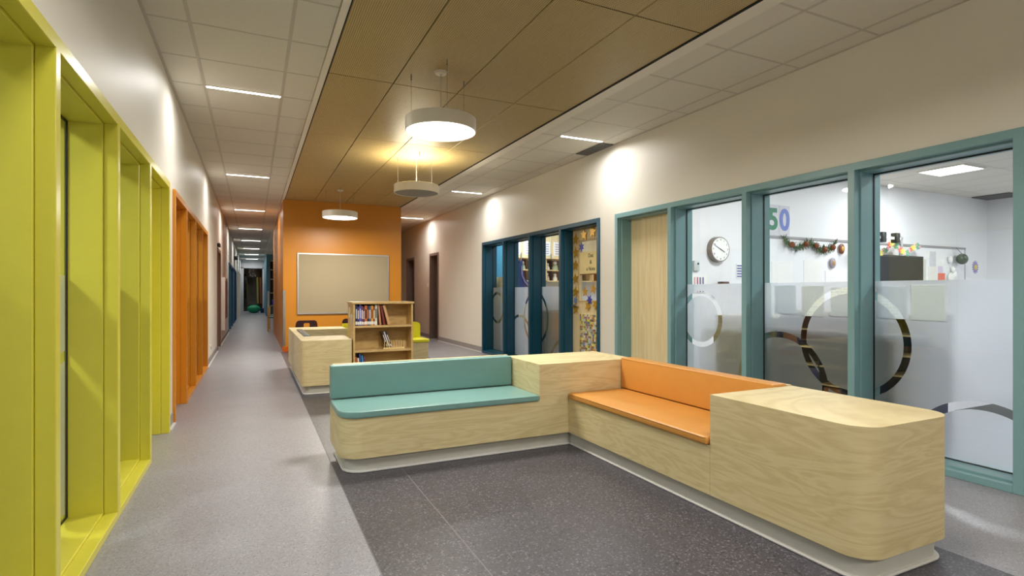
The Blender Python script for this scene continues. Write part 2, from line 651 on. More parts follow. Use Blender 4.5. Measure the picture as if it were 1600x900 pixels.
# ================================================================== GLAZED SCREENS
def glazed_screen(name, xf, sg, ys, door_first, zt, mat, rings, label, zs=0.045, end=0.025):
    """ys: five post centres from near to far; sg +1: the wall lies at +x"""
    def X(a, b):
        return (min(xf + sg * a, xf + sg * b), max(xf + sg * a, xf + sg * b))
    r = root(name, (xf, (ys[0] + ys[-1]) / 2, 0), label, 'window', kind='structure')
    bm = bmesh.new()
    box(bm, *X(0, 0.06), ys[0] - end, ys[-1] + end, zt - 0.055, zt)
    box(bm, *X(0.06, 0.29), ys[0] - end, ys[-1] + end, zt - 0.067, zt)
    bevel(bm, 0.0025, 1)
    part('header', bm, mat, r)
    for y in ys:
        bm = bmesh.new()
        box(bm, *X(0, 0.06), y - 0.026, y + 0.026, 0, zt - 0.05)
        box(bm, *X(0.061, 0.29), y - 0.038, y + 0.038, 0, zt - 0.06)
        bevel(bm, 0.0025, 1)
        part('mullion', bm, mat, r)
    bays = [(a + 0.026, b - 0.026) for a, b in zip(ys, ys[1:])]
    di = 0 if door_first else 3
    for i, (a, b) in enumerate(bays):
        if i == di:
            continue
        bm = bmesh.new()
        box(bm, *X(0, 0.06), a, b, 0, zs)
        box(bm, *X(0.06, 0.29), a, b, 0, zs + 0.012)
        bevel(bm, 0.0025, 1)
        part('sill', bm, mat, r)
        p = part('glass_pane', bx(*X(0.206, 0.212), a + 0.018, b - 0.018, zs + 0.02, zt - 0.075), M_glass, r)
        g = bmesh.new()
        box(g, *X(0.203, 0.215), a + 0.012, a + 0.0178, zs + 0.012, zt - 0.067)
        box(g, *X(0.203, 0.215), b - 0.0178, b - 0.012, zs + 0.012, zt - 0.067)
        box(g, *X(0.203, 0.215), a + 0.012, b - 0.012, zs + 0.012, zs + 0.018)
        box(g, *X(0.203, 0.215), a + 0.012, b - 0.012, zt - 0.0755, zt - 0.067)
        part('gasket', g, M_gasket, p)
        xx = xf + sg * 0.2135
        f = bmesh.new()
        f.faces.new([f.verts.new(c) for c in ((xx, a + 0.018, zs + 0.02), (xx, b - 0.018, zs + 0.02), (xx, b - 0.018, 1.25), (xx, a + 0.018, 1.25))])
        part('frosted_film', f, rings, p, 'frosted film with clear rings cut out')
    return bays[di]


R1 = film_mat('frosted_film_teal', [(4.26, 0.89, 0.29, 0.052), (3.32, 0.37, 0.45, 0.052), (2.685, 0.78, 0.43, 0.052), (1.84, 0.02, 0.45, 0.055)])
R2 = film_mat('frosted_film_blue', [(9.47, 0.87, 0.30, 0.05), (8.5, 0.33, 0.45, 0.05), (7.92, 0.74, 0.44, 0.05), (7.0, 0.02, 0.45, 0.05)])
R3 = film_mat('frosted_film_yellow', [(2.9, 0.9, 0.3, 0.05), (3.4, 0.45, 0.43, 0.05)])
teal_y = [1.578, 2.55, 3.52, 4.493, 5.43]
blue_y = [5.818, 6.772, 7.742, 8.742, 9.705]
yel_y = [1.515, 2.446, 3.418, 4.39, 5.315]
ora_y = [5.69, 6.63, 7.60, 8.57, 9.49]
bt = glazed_screen('window_1', 3.978, 1, teal_y, False, 2.116, M_teal, R1, 'teal framed glazed screen with frosted lower glass facing the benches')
bb = glazed_screen('window_2', 3.978, 1, blue_y, True, 2.116, M_blue, R2, 'dark blue framed glazed screen with narrow frosted panes beside a starry door')
by_ = glazed_screen('window_3', -0.628, -1, yel_y, False, 2.085, M_yellow, R3, 'bright yellow deep framed screen along the corridor', 0.04)
bo = glazed_screen('window_4', -0.628, -1, ora_y, True, 2.085, M_orange, R3, 'orange deep framed screen further down the corridor', 0.04)


def door_leaf(name, xf, sg, bay, zt, mat, label, glazed=False, handle_far=True, handle=True):
    xa, xb = sorted((xf + sg * 0.2, xf + sg * 0.245))
    a, b = bay[0] - 0.012 + 0.016, bay[1] + 0.012 - 0.016
    a, b = bay[0] + 0.014, bay[1] - 0.014
    r = root(name, (xf + sg * 0.22, (a + b) / 2, 0.008), label, 'door', kind='structure')
    bm = bmesh.new()
    if glazed:
        g0, g1, z0, z1 = a + 0.17, b - 0.17, 1.05, 1.88
        box(bm, xa, xb, a, g0, 0.01, zt)
        box(bm, xa, xb, g1, b, 0.01, zt)
        box(bm, xa, xb, g0, g1, 0.01, z0)
        box(bm, xa, xb, g0, g1, z1, zt)
    else:
        box(bm, xa, xb, a, b, 0.01, zt)
    part('leaf', bm, mat, r)
    if glazed:
        fb = bmesh.new()
        for q in ((g0 - 0.02, g0, z0 - 0.02, z1 + 0.02), (g1, g1 + 0.02, z0 - 0.02, z1 + 0.02), (g0, g1, z0 - 0.02, z0), (g0, g1, z1, z1 + 0.02)):
            box(fb, xa - 0.008, xa, *q[:2], *q[2:])
        part('vision_frame', fb, M_shelf, r)
        part('glass_pane', bx((xa + xb) / 2 - 0.003, (xa + xb) / 2 + 0.003, g0, g1, z0, z1), M_glass, r)
    if not handle:
        return r
    hy = b - 0.075 if handle_far else a + 0.075
    hb = bmesh.new()
    fx = xa if sg > 0 else xb
    cyl(hb, (fx, hy, 0.97), (fx - sg * 0.012, hy, 0.97), 0.034, seg=20)
    cyl(hb, (fx - sg * 0.012, hy, 0.97), (fx - sg * 0.06, hy, 0.97), 0.011)
    d = -1 if handle_far else 1
    cyl(hb, (fx - sg * 0.055, hy, 0.97), (fx - sg * 0.055, hy + d * 0.12, 0.97), 0.011, 0.009)
    part('door_handle', hb, M_steel, r, 'chrome lever handle')
    return r


dt = door_leaf('door_1', 3.978, 1, bt, 2.05, M_door, 'plain maple door at the far end of the teal screen', False, False, False)
db = door_leaf('door_2', 3.978, 1, bb, 2.05, M_door, 'maple door hung with gold stars in the dark blue screen', True, True)
door_leaf('door_3', -0.628, -1, by_, 2.02, M_yellow, 'yellow painted door deep in the yellow frame', False, True)
door_leaf('door_4', -0.628, -1, bo, 2.02, M_orange, 'orange painted door deep in the orange frame', False, False)

# dark passage doors
M_dkframe = paint('taupe_door_frame', (128, 112, 104), 0.4)
M_dkdoor = paint('dark_grey_door', (84, 76, 74), 0.5)
M_dkdoor2 = paint('dark_brown_door', (74, 54, 50), 0.5)
for nm, a, b, mm, lab in (('door_5', 12.53, 13.19, M_dkdoor, 'dark grey recessed passage door nearer the blue screen'),
                          ('door_6', 14.66, 15.45, M_dkdoor2, 'dark brown recessed passage door nearest the passage end')):
    r = root(nm, (4.1, (a + b) / 2, 0), lab, 'door', kind='structure')
    bm = bmesh.new()
    box(bm, 3.985, 4.26, a - 0.03, a + 0.03, 0, 2.12)
    box(bm, 3.985, 4.26, b - 0.03, b + 0.03, 0, 2.12)
    box(bm, 3.985, 4.26, a + 0.03, b - 0.03, 2.06, 2.12)
    part('door_frame', bm, M_dkframe, r)
    part('leaf', bx(4.16, 4.205, a + 0.032, b - 0.032, 0.01, 2.055), mm, r)
    hb = bmesh.new()
    cyl(hb, (4.16, a + 0.09, 1), (4.11, a + 0.09, 1), 0.012)
    cyl(hb, (4.115, a + 0.09, 1), (4.115, a + 0.2, 1), 0.01)
    part('door_handle', hb, M_steel, r)

# ================================================================== CLASSROOM BEYOND THE TEAL SCREEN
single('wall_classroom_partition', bx(4.28, 13.2, 5.62, 5.72, 0, CZ + 0.1), M_roomwall, 'white wall between the two classrooms, seen through the teal screen', 'wall', kind='structure')
single('wall_classroom_back', bx(12.95, 13.1, -2.0, 5.62, 0, CZ + 0.1), M_roomwall, 'white far wall of the classroom with the whiteboard', 'wall', kind='structure')
single('wall_classroom_side', bx(4.28, 13.1, -2.15, -2.0, 0, CZ + 0.1), M_roomwall, 'white side wall of the whiteboard classroom towards the viewer', 'wall', kind='structure')
cc = root('ceiling', (8.6, 1.8, CZ), 'white tiled classroom ceiling seen through the teal screen', 'ceiling', kind='structure')
part('ceiling_slab', bx(4.28, 13.1, -2.1, 5.7, CZ + 0.05, CZ + 0.1), M_dark, cc)
for i in range(15):
    for j in range(7):
        x0, y0 = 4.3 + i * 0.61, -2.0 + j * 1.22
        w, d = min(0.61, 12.95 - x0), min(1.22, 5.62 - y0)
        if w > 0.05 and d > 0.05:
            put_tile(cc, x0, y0, w, d, CZ - 0.01)
gb = bmesh.new()
for i in range(16):
    box(gb, 4.3 + i * 0.61 - 0.01, 4.3 + i * 0.61 + 0.01, -2, 5.62, CZ - 0.015, CZ)
for j in range(7):
    box(gb, 4.28, 12.95, -2 + j * 1.22 - 0.01, -2 + j * 1.22 + 0.01, CZ - 0.015, CZ)
part('ceiling_grid', gb, M_grid, cc)


def troffer(x, y, label, watts=ROOM_W, group=None, sx=0.56, sy=0.56, z=None):
    z = CZ - 0.03 if z is None else z
    r = root('ceiling_troffer', (x, y, z), label, 'ceiling light', group)
    part('diffuser', bx(x - sx / 2, x + sx / 2, y - sy / 2, y + sy / 2, z, z + 0.012), M_troffer, r)
    fb = bmesh.new()
    for q in ((-sx / 2 - 0.02, -sx / 2, -sy / 2 - 0.02, sy / 2 + 0.02), (sx / 2, sx / 2 + 0.02, -sy / 2 - 0.02, sy / 2 + 0.02), (-sx / 2, sx / 2, -sy / 2 - 0.02, -sy / 2), (-sx / 2, sx / 2, sy / 2, sy / 2 + 0.02)):
        box(fb, x + q[0], x + q[1], y + q[2], y + q[3], z - 0.004, z + 0.015)
    part('frame', fb, M_white, r)
    area((x, y, z - 0.006), sx - 0.03, sy - 0.03, watts, ROOM_COL, r)
    return r


troffer(9.25, 4.45, 'glowing square ceiling light seen through the pane nearest the viewer of the teal screen')
for x, y in ((5.9, 3.8), (5.9, 0.8), (9.25, 0.8), (12.0, 2.6)):
    troffer(x, y, 'glowing square classroom ceiling light out of direct view', group='classroom ceiling lights')


def vent(x0, x1, y0, y1, z, label):
    r = root('ceiling_vent', ((x0 + x1) / 2, (y0 + y1) / 2, z), label, 'vent')
    part('backing', bx(x0, x1, y0, y1, z, z + 0.01), paint('vent_backing_grey', (60, 60, 60), 0.7), r)  # dark grey sheet behind the slats
    n = max(3, int((x1 - x0) / 0.03))
    for k in range(n):
        xx = x0 + (k + 0.5) * (x1 - x0) / n
        part('slat', bx(xx - 0.006, xx + 0.006, y0, y1, z - 0.008, z), M_greyplastic, r)


vent(3.8, 3.985, 5.48, 6.06, CZ - 0.008, 'grey slatted air vent against the right wall beside the nearest strip light')
vent(12.3, 12.9, 5.0, 5.58, CZ - 0.025, 'dark square air vent in the far corner of the classroom ceiling')

PW = 5.62      # partition wall face
# whiteboard
wb = root('whiteboard', (9.3, PW - 0.02, 0.985), 'long whiteboard with a grey tack rail on the classroom wall', 'whiteboard')
part('board', bx(6.5, 12.1, PW - 0.02, PW, 1.0, 1.975), paint('whiteboard_enamel', (236, 237, 238), 0.2, 0.005), wb)
part('tack_rail', bx(6.5, 12.12, PW - 0.035, PW, 1.965, 2.0), paint('rail_grey', (150, 148, 150), 0.4), wb, 'grey tack rail')
part('side_trim', bx(12.1, 12.12, PW - 0.03, PW, 1.0, 1.97), M_alu, wb)
part('pen_tray', bx(6.5, 12.1, PW - 0.07, PW, 0.985, 0.999), M_alu, wb)

# wall clock
ck = root('wall_clock', (5.82, PW - 0.06, 1.6), 'round white wall clock with a grey rim above the thermostat', 'clock')
bm = bmesh.new()
cyl(bm, (5.82, PW, 1.757), (5.82, PW - 0.075, 1.757), 0.178, 0.172, 40)
part('case', bm, paint('clock_rim_grey', (128, 118, 110), 0.35), ck, 'grey rim')
bm = bmesh.new()
cyl(bm, (5.82, PW - 0.075, 1.757), (5.82, PW - 0.078, 1.757), 0.158, 0.158, 40)
part('dial', bm, M_paper, ck)
M_ink = paint('black_ink', (30, 30, 34), 0.6)
for h in range(1, 13):
    an = h * PI / 6
    text(str(h), (5.82 + 0.132 * math.sin(an), PW - 0.0795, 1.757 + 0.132 * math.cos(an)), 0.036, M_ink, ck, (PI / 2, 0, 0), 'numeral')


def hand(an, ln, w, back=0.02):
    bm = bmesh.new()
    d = Vector((math.sin(an), 0, math.cos(an)))
    n = Vector((math.cos(an), 0, -math.sin(an)))
    c = Vector((5.82, PW - 0.082, 1.757))
    pts = [c - d * back - n * w, c + d * ln - n * w * 0.6, c + d * ln + n * w * 0.6, c - d * back + n * w]
    a = [bm.verts.new(p) for p in pts]
    b = [bm.verts.new(p + Vector((0, -0.002, 0))) for p in pts]
    bm.faces.new(a)
    bm.faces.new(b[::-1])
    for i in range(4):
        bm.faces.new((a[i], a[(i + 1) % 4], b[(i + 1) % 4], b[i]))
    return bm


part('hour_hand', hand(math.radians(117), 0.085, 0.006), M_ink, ck)
part('minute_hand', hand(math.radians(297), 0.125, 0.004, 0.02), paint('blue_hand', (74, 100, 150), 0.4), ck)

# thermostat, paper rows, posters on the partition wall
th = root('thermostat', (5.42, PW - 0.02, 1.4), 'small grey wall thermostat below and left of the clock', 'thermostat')
part('body', bx(5.385, 5.485, PW - 0.035, PW, 1.455, 1.595, bv=0.008), paint('thermostat_grey', (196, 202, 202), 0.5), th)
part('sensor', bx(5.44, 5.465, PW - 0.04, PW - 0.034, 1.54, 1.565), M_black, th)
mc = root('marker_chart', (5.42, PW - 0.01, 1.16), 'white chart with coloured marker stripes under the thermostat', 'chart')
part('sheet', bx(5.335, 5.63, PW - 0.012, PW, 1.16, 1.395), M_paper, mc)
for i, c in enumerate(((216, 170, 170), (190, 110, 140), (110, 110, 130), (120, 100, 150))):
    part('stripe', bx(5.40 + i * 0.05, 5.425 + i * 0.05, PW - 0.015, PW - 0.012, 1.17, 1.37), paint('stripe_%d' % i, c, 0.6), mc)
wl = root('word_list', (6.27, PW - 0.01, 1.36), 'small white list with blue bars right of the clock', 'poster')
part('sheet', bx(6.2, 6.34, PW - 0.008, PW, 1.36, 1.57), M_paper, wl)
for i in range(5):
    part('bar', bx(6.21, 6.33, PW - 0.011, PW - 0.008, 1.38 + i * 0.038, 1.4 + i * 0.038), paint('bar_blue', (96, 104, 160), 0.6), wl)
bk = root('small_camera', (5.82, PW - 0.1, 1.25), 'small dark camera on a wall bracket below the clock', 'camera')
part('arm', bx(5.78, 5.9, PW - 0.16, PW - 0.06, 1.262, 1.31, bv=0.008), paint('stapler_brown', (66, 48, 40), 0.4), bk)
part('base_plate', bx(5.74, 5.92, PW - 0.165, PW, 1.245, 1.262), M_black, bk)


def card(name, x0, x1, z0, z1, ch, col, label):
    r = root(name, ((x0 + x1) / 2, PW - 0.01, z0), label, 'poster')
    part('clear_sleeve', bx(x0, x1, PW - 0.008, PW, z0, z1), paint('sleeve_plastic', (214, 214, 220), 0.12), r)
    text(ch, ((x0 + x1) / 2, PW - 0.010, (z0 + z1) / 2 + 0.0), (z1 - z0) * 0.95, paint('print_%s' % ch, col, 0.5), r, (PI / 2, 0, 0), 'numeral', 0.001, 0.014)
    return r


card('numeral_card', 6.83, 7.06, 2.003, 2.46, '5', (36, 120, 84), 'glossy sleeve with a green figure 5 above the whiteboard')
card('numeral_card', 7.075, 7.305, 2.003, 2.46, '0', (92, 116, 190), 'glossy sleeve with a blue figure 0 beside the green 5')

# pine garland: cone parts + sprig stuff
ga = root('pine_garland', (7.7, PW - 0.05, 1.6), 'pine garland with brown cones drooping along the whiteboard rail', 'garland')
M_pine = paint('pine_green', (70, 96, 60), 0.7, 0.15)
M_cone = paint('pine_cone_brown', (122, 66, 40), 0.7, 0.15)
gk = [(7.11, 1.975), (7.2, 1.889), (7.38, 1.838), (7.52, 1.867), (7.63, 1.925), (7.77, 1.90), (7.84, 1.854), (7.93, 1.812), (8.04, 1.831), (8.2, 1.866), (8.31, 1.951)]
gp = []
for (xa, za), (xb_, zb) in zip(gk, gk[1:]):
    for k in range(6):
        gp.append((xa + (xb_ - xa) * k / 6, za + (zb - za) * k / 6))
bm = bmesh.new()
for (x, z) in gp:
    for j in range(5):
        an = random.uniform(0, 2 * PI)
        ln = random.uniform(0.04, 0.09)
        cyl(bm, (x, PW - 0.056, z), (x + ln * math.cos(an), PW - random.uniform(0.055, 0.09), z + ln * math.sin(an)), 0.01, 0.003, 5, False)
part('pine_sprigs', bm, M_pine, ga, stuff=True)
for k in (8, 21, 33, 46, 54):
    bm = bmesh.new()
    blob(bm, (gp[k][0], PW - 0.085, gp[k][1]), 0.045, 0.035, 0.045, 2, 0.12)
    part('pine_cone', bm, M_cone, ga)


def ornament(x, z, r, col, col2, label):
    o = root('egg_ornament', (x, PW - 0.02, z - r), label, 'ornament')
    bm = bmesh.new()
    blob(bm, (x, PW - 0.045, z), r * 0.8, 0.02, r, 3)
    part('shell', bm, paint('orn_%d' % (x * 100), col, 0.4), o)
    bm = bmesh.new()
    blob(bm, (x, PW - 0.061, z), r * 0.4, 0.012, r * 0.5, 2)
    part('centre', bm, paint('orn_c_%d' % (x * 100), col2, 0.4), o)


ornament(8.47, 1.855, 0.085, (120, 66, 44), (214, 160, 70), 'brown egg ornament at the right end of the pine garland')
ornament(8.25, 1.625, 0.085, (160, 150, 160), (190, 150, 90), 'grey egg ornament below the brown one')
bm = bx(6.62, 6.7, PW - 0.027, PW - 0.021, 1.62, 1.69)
single('wall_magnet', bm, paint('magnet_tan', (168, 142, 110), 0.5), 'small tan magnet on the whiteboard below the figure 5', 'magnet')
for i, (a, b, z0, z1) in enumerate(((6.9, 7.35, 1.3, 1.62), (7.6, 8.05, 1.28, 1.66), (8.1, 8.5, 1.28, 1.5))):
    single('paper_sheet', bx(a, b, PW - 0.025, PW - 0.021, z0, z1), M_paper, 'white paper sheet on the whiteboard %s' % ('under the left end of the pine garland', 'under the middle of the pine garland', 'below the grey egg ornament')[i], 'paper')

# dark screen with garland of paper flowers, projector arm
tv = root('display_screen', (9.85, PW - 0.12, 1.0), 'dark wall display under the bright paper flower garland', 'screen')
part('bezel', bx(8.75, 10.56, PW - 0.13, PW - 0.05, 1.0, 1.785, bv=0.006), M_black, tv)
part('panel', bx(8.78, 10.53, PW - 0.134, PW - 0.129, 1.03, 1.755), paint('dark_screen', (24, 25, 30), 0.4, 0.01, 0.25), tv)
part('bracket', bx(9.6, 10.1, PW - 0.05, PW - 0.021, 1.1, 1.5), M_black, tv)
fg = root('flower_garland', (9.9, PW - 0.07, 1.79), 'bright paper flower garland draped over the dark display', 'garland')
fc = [(226, 214, 90), (236, 170, 180), (120, 180, 90), (240, 226, 120), (220, 110, 100), (110, 170, 150), (236, 190, 190)]
for k in range(34):
    u = k / 33
    x = 8.97 + u * 1.42
    z = 1.895 + 0.075 * math.cos(u * 4.2 * PI) + random.uniform(-0.02, 0.02)
    bm = bmesh.new()
    rr = random.uniform(0.028, 0.05)
    for j in range(5):
        an = 2 * PI * j / 5 + u * 7
        blob(bm, (x + rr * 0.7 * math.cos(an), PW - 0.155, z + rr * 0.7 * math.sin(an)), rr * 0.6, 0.012, rr * 0.6, 1)
    part('paper_flower', bm, paint('flower_%d' % (k % 7), fc[(k * 3) % 7], 0.6), fg)
pa = root('projector_arm', (9.8, PW - 0.3, 2.05), 'white wall arm with two black clamps above the flower garland', 'projector arm')
part('rail', bx(8.6, 9.5, PW - 0.35, PW - 0.31, 2.015, 2.055), M_white, pa)
for x in (9.02, 9.38):
    part('clamp', bx(x - 0.055, x + 0.055, PW - 0.38, PW - 0.29, 1.96, 2.12, bv=0.01), M_black, pa)
bm = bmesh.new()
cyl(bm, (9.5, PW - 0.33, 2.035), (10.03, PW - 0.07, 2.09), 0.022)
cyl(bm, (10.03, PW - 0.065, 2.11), (10.03, PW - 0.065, 1.8), 0.022)
cyl(bm, (10.03, PW - 0.06, 2.1), (10.03, PW, 2.1), 0.03)
part('post', bm, M_alu, pa)

# papers and baubles to the right of the display
pp = [(10.85, 10.94, 1.78, 1.89, M_paper, 'small white note at the top beside the display'), (10.96, 11.15, 1.63, 1.90, paint('ruled_paper', (206, 206, 210), 0.6), 'tall pale ruled page right of the display'),
      (10.92, 11.18, 1.30, 1.62, paint('paper_cream', (226, 224, 214), 0.6), 'cream page below the tall ruled page'),
      (11.21, 11.39, 1.635, 1.76, M_paper, 'white bag shaped note with a pin beside the ruled page'), (11.22, 11.37, 1.52, 1.63, paint('paper_lilac', (214, 200, 222), 0.6), 'lilac note under the bag shaped note'),
      (11.22, 11.44, 1.36, 1.51, paint('paper_coral', (228, 112, 96), 0.6), 'coral cut paper shape under the lilac note'), (11.68, 12.08, 1.35, 1.96, paint('calendar_sheet', (222, 222, 226), 0.5), 'tall white chart behind the hanging green bauble'),
      (10.78, 10.84, 1.35, 1.75, paint('flecked_strip', (206, 210, 190), 0.6), 'narrow flecked strip along the edge of the display')]
for a, b, z0, z1, m_, lab in pp:
    single('note_sheet', bx(a, b, PW - 0.026, PW - 0.021, z0, z1), m_, lab, 'paper')
gbm = root('bauble', (11.79, PW - 0.1, 1.55), 'dark green bauble hanging before the tall white chart', 'ornament')
bm = bmesh.new()
blob(bm, (11.79, PW - 0.13, 1.775), 0.095, 0.09, 0.1, 3)
part('globe', bm, paint('bauble_green', (70, 84, 64), 0.3, 0.3), gbm)
bm = bmesh.new()
cyl(bm, (11.79, PW - 0.13, 1.865), (11.79, PW - 0.04, 1.985), 0.004)
part('string', bm, M_black, gbm)
rb = root('ribbon_bow', (11.55, PW - 0.06, 1.12), 'white ribbon bow with curls left of the green bauble', 'ornament')
for dx, dz, rx, rz in ((0, 0, 0.1, 0.11), (0.06, 0.16, 0.05, 0.06), (-0.03, 0.34, 0.055, 0.07), (0.12, 0.05, 0.07, 0.09)):
    bm = bmesh.new()
    blob(bm, (11.58 + dx, PW - 0.06, 1.42 + dz), rx, 0.03, rz, 2, 0.06)
    part('loop', bm, M_paper, rb)
bm = bmesh.new()
pts = []
for k in range(28):
    an = 2 * PI * k / 28
    rr = 0.12 if k % 2 == 0 else 0.075
    pts.append((12.52 + rr * math.cos(an), 1.643 + rr * 1.1 * math.sin(an)))
pf = root('paper_flower_badge', (12.6, PW - 0.01, 1.5), 'spiky lilac paper flower alone on the far white wall', 'paper flower')


def zprism(bm, pts, y0, y1):
    a = [bm.verts.new((x, y0, z)) for x, z in pts]
    b = [bm.verts.new((x, y1, z)) for x, z in pts]
    bm.faces.new(a)
    bm.faces.new(b[::-1])
    for i in range(len(pts)):
        bm.faces.new((a[i], a[(i + 1) % len(pts)], b[(i + 1) % len(pts)], b[i]))


zprism(bm, pts, PW - 0.006, PW)
part('petals', bm, paint('lilac_card', (150, 136, 190), 0.6), pf)
bm = bmesh.new()
cyl(bm, (12.52, PW - 0.006, 1.643), (12.52, PW - 0.012, 1.643), 0.05, seg=14)
part('centre', bm, paint('flower_centre', (214, 196, 90), 0.6), pf)

def thin_paper(name, rgb):
    if name in MC:
        return MC[name]
    t = NT(name)
    a = t.n('ShaderNodeBsdfDiffuse')
    b = t.n('ShaderNodeBsdfTranslucent')
    br = t.n('ShaderNodeTexBrick')
    br.inputs['Scale'].default_value = 11.0
    br.inputs['Mortar Size'].default_value = 0.035
    br.inputs['Color1'].default_value = lin(tuple(v * 0.93 for v in rgb))
    br.inputs['Color2'].default_value = lin(tuple(v * 0.97 for v in rgb))
    br.inputs['Mortar'].default_value = lin(rgb)
    sp = t.n('ShaderNodeSeparateXYZ')
    cb_ = t.n('ShaderNodeCombineXYZ')
    tc = t.n('ShaderNodeTexCoord')
    t.l(tc.outputs['Object'], sp.inputs[0])
    t.l(sp.outputs[1], cb_.inputs[0])
    t.l(sp.outputs[2], cb_.inputs[1])
    t.l(cb_.outputs[0], br.inputs['Vector'])
    t.l(br.outputs[0], a.inputs[0])
    t.l(br.outputs[0], b.inputs[0])
    m = t.n('ShaderNodeMixShader')
    m.inputs[0].default_value = 0.65
    t.l(a.outputs[0], m.inputs[1])
    t.l(b.outputs[0], m.inputs[2])
    t.l(m.outputs[0], t.out.inputs[0])
    MC[name] = t.m
    return t.m


# papers taped to the inside of the glass
for i, (a, b, z0, z1) in enumerate(((3.163, 3.372, 0.978, 1.23), (2.909, 3.109, 0.967, 1.223), (2.66, 2.854, 0.975, 1.208), (2.285, 2.491, 0.975, 1.214), (2.047, 2.26, 0.973, 1.22))):
    m_ = thin_paper('taped_page_%d' % (i % 3), ((224, 232, 236), (236, 241, 230), (238, 242, 234))[i % 3])
    r = root('taped_page', (4.2, (a + b) / 2, z0), ('grey page taped behind the frosted pane nearest the clock', 'greenish page with coloured panels taped above the crossing rings',
                                                    'page taped against the mullion between the two wide panes', 'page taped just right of the mullion above the big ring', 'page of four line drawings taped right of the big ring')[i], 'paper')
    bm = bmesh.new()
    bm.faces.new([bm.verts.new(c) for c in ((4.197, a, z0), (4.197, b, z0), (4.197, b, z1), (4.197, a, z1))])
    part('sheet', bm, m_, r)

# low furniture behind the frosted glass
def low_cabinet(y0, y1, zt, label, x0=4.31, x1=4.74):
    r = root('low_cabinet', ((x0 + x1) / 2, (y0 + y1) / 2, 0), label, 'cabinet')
    part('carcass', bx(x0, x1 - 0.02, y0, y1, 0.06, zt - 0.025), M_birch, r)
    part('plinth', bx(x0 + 0.02, x1 - 0.05, y0 + 0.02, y1 - 0.02, 0, 0.06), M_black, r)
    part('worktop', bx(x0 - 0.008, x1, y0 - 0.008, y1 + 0.008, zt - 0.025, zt), M_birch, r)
    ym = (y0 + y1) / 2
    for a, b in ((y0 + 0.004, ym - 0.002), (ym + 0.002, y1 - 0.004)):
        d = part('door', bx(x1 - 0.02, x1 - 0.002, a, b, 0.07, zt - 0.03), M_birch, r)
        part('handle', bx(x1 - 0.002, x1 + 0.015, (a + b) / 2 - 0.06, (a + b) / 2 + 0.06, zt - 0.13, zt - 0.115), M_steel, d)


low_cabinet(3.48, 4.2, 0.93, 'pale birch low cabinet behind the frosted pane under the clock')
ls = root('open_shelf_unit', (4.48, 3.15, 0), 'low navy cubby unit with pale shelves behind the crossing rings', 'shelf unit')
part('back', bx(4.60, 4.62, 2.24, 3.45, 0.05, 1.0), paint('navy_panel', (44, 48, 86), 0.5), ls)
for y in (2.24, 2.54, 2.85, 3.045, 3.24, 3.435):
    part('upright', bx(4.33, 4.60, y, y + 0.014, 0, 1.0), paint('navy_upright', (40, 44, 74), 0.5), ls)
for k in range(7):
    part('shelf', bx(4.33, 4.60, 2.24, 3.45, 0.08 + k * 0.152, 0.08 + k * 0.152 + 0.012), M_palewood, ls)
for i in range(10):
    c, q = i % 3, (i * 2) % 6
    y0, z0 = 2.875 + c * 0.195, 0.094 + ((i * 5 + i // 6) % 6) * 0.152
    single('storage_bin', bx(4.36, 4.58, y0, y0 + 0.155, z0, z0 + 0.118, bv=0.006), paint('bin_%d' % (i % 4), ((52, 58, 106), (50, 50, 52), (170, 104, 50), (40, 62, 66))[i % 4], 0.5),
           '%s bin, %s cubby up in the %s column behind the rings' % (('navy', 'dark grey', 'brown', 'dark teal')[i % 4], ordn0[(i * 5 + i // 6) % 6], ('viewer side', 'middle', 'clock side')[c]), 'bin', 'bins in the low cubby unit')
single('floor_rug', bx(6.2, 9.2, 0.3, 2.95, 0.0, 0.012, bv=0.004), paint('charcoal_rug', (52, 54, 56), 0.9, 0.1, scale=80), 'charcoal rug on the classroom floor behind the pane nearest the viewer', 'rug')
tb = root('classroom_table', (7.4, 2.2, 0), 'grey classroom table behind the frosted pane nearest the viewer', 'table')
part('table_top', bx(6.7, 8.1, 1.3, 2.3, 0.52, 0.55, bv=0.008), paint('grey_laminate', (170, 170, 176), 0.4), tb)
for x in (6.78, 8.02):
    for y in (1.38, 2.22):
        bm = bmesh.new()
        cyl(bm, (x, y, 0.013), (x, y, 0.52), 0.02)
        part('leg', bm, M_black, tb)

# ================================================================== CLASSROOM BEYOND THE BLUE SCREEN
single('wall_bluescreen_room', bx(4.28, 13.2, 12.0, 12.1, 0, CZ + 0.1), M_roomwall, 'white far wall of the classroom beyond the dark blue screen', 'wall', kind='structure')
single('wall_bluescreen_back', bx(10.2, 10.3, 5.72, 12.0, 0, CZ + 0.1), M_roomwall, 'white back wall of the classroom beyond the dark blue screen', 'wall', kind='structure')
c2 = root('ceiling', (7.2, 8.8, CZ), 'white ceiling of the classroom beyond the dark blue screen', 'ceiling', kind='structure')
part('ceiling_slab', bx(4.28, 10.3, 5.7, 12.1, CZ - 0.01, CZ + 0.1), M_roomwall, c2)
for x, y in ((5.6, 8.0), (5.6, 10.6), (8.2, 9.0)):
    troffer(x, y, 'glowing square ceiling light above the room with the maple wall cupboards', group='ceiling lights of the cupboard room', watts=17.0)
CY = 11.4
cu = root('wall_cupboard', (6.8, CY, 1.4), 'maple wall cupboards with open cubbies below, seen through the blue screen', 'cupboard')
part('carcass', bx(5.26, 8.5, CY + 0.02, 11.99, 1.955, 2.76), M_shelf, cu)
for i in range(8):
    d = part('door', bx(5.284 + i * 0.4, 5.284 + i * 0.4 + 0.392, CY, CY + 0.02, 1.965, 2.75), M_door, cu)
    part('pull', bx(5.64 + i * 0.4, 5.655 + i * 0.4, CY - 0.02, CY, 1.98, 2.08), M_steel, d)
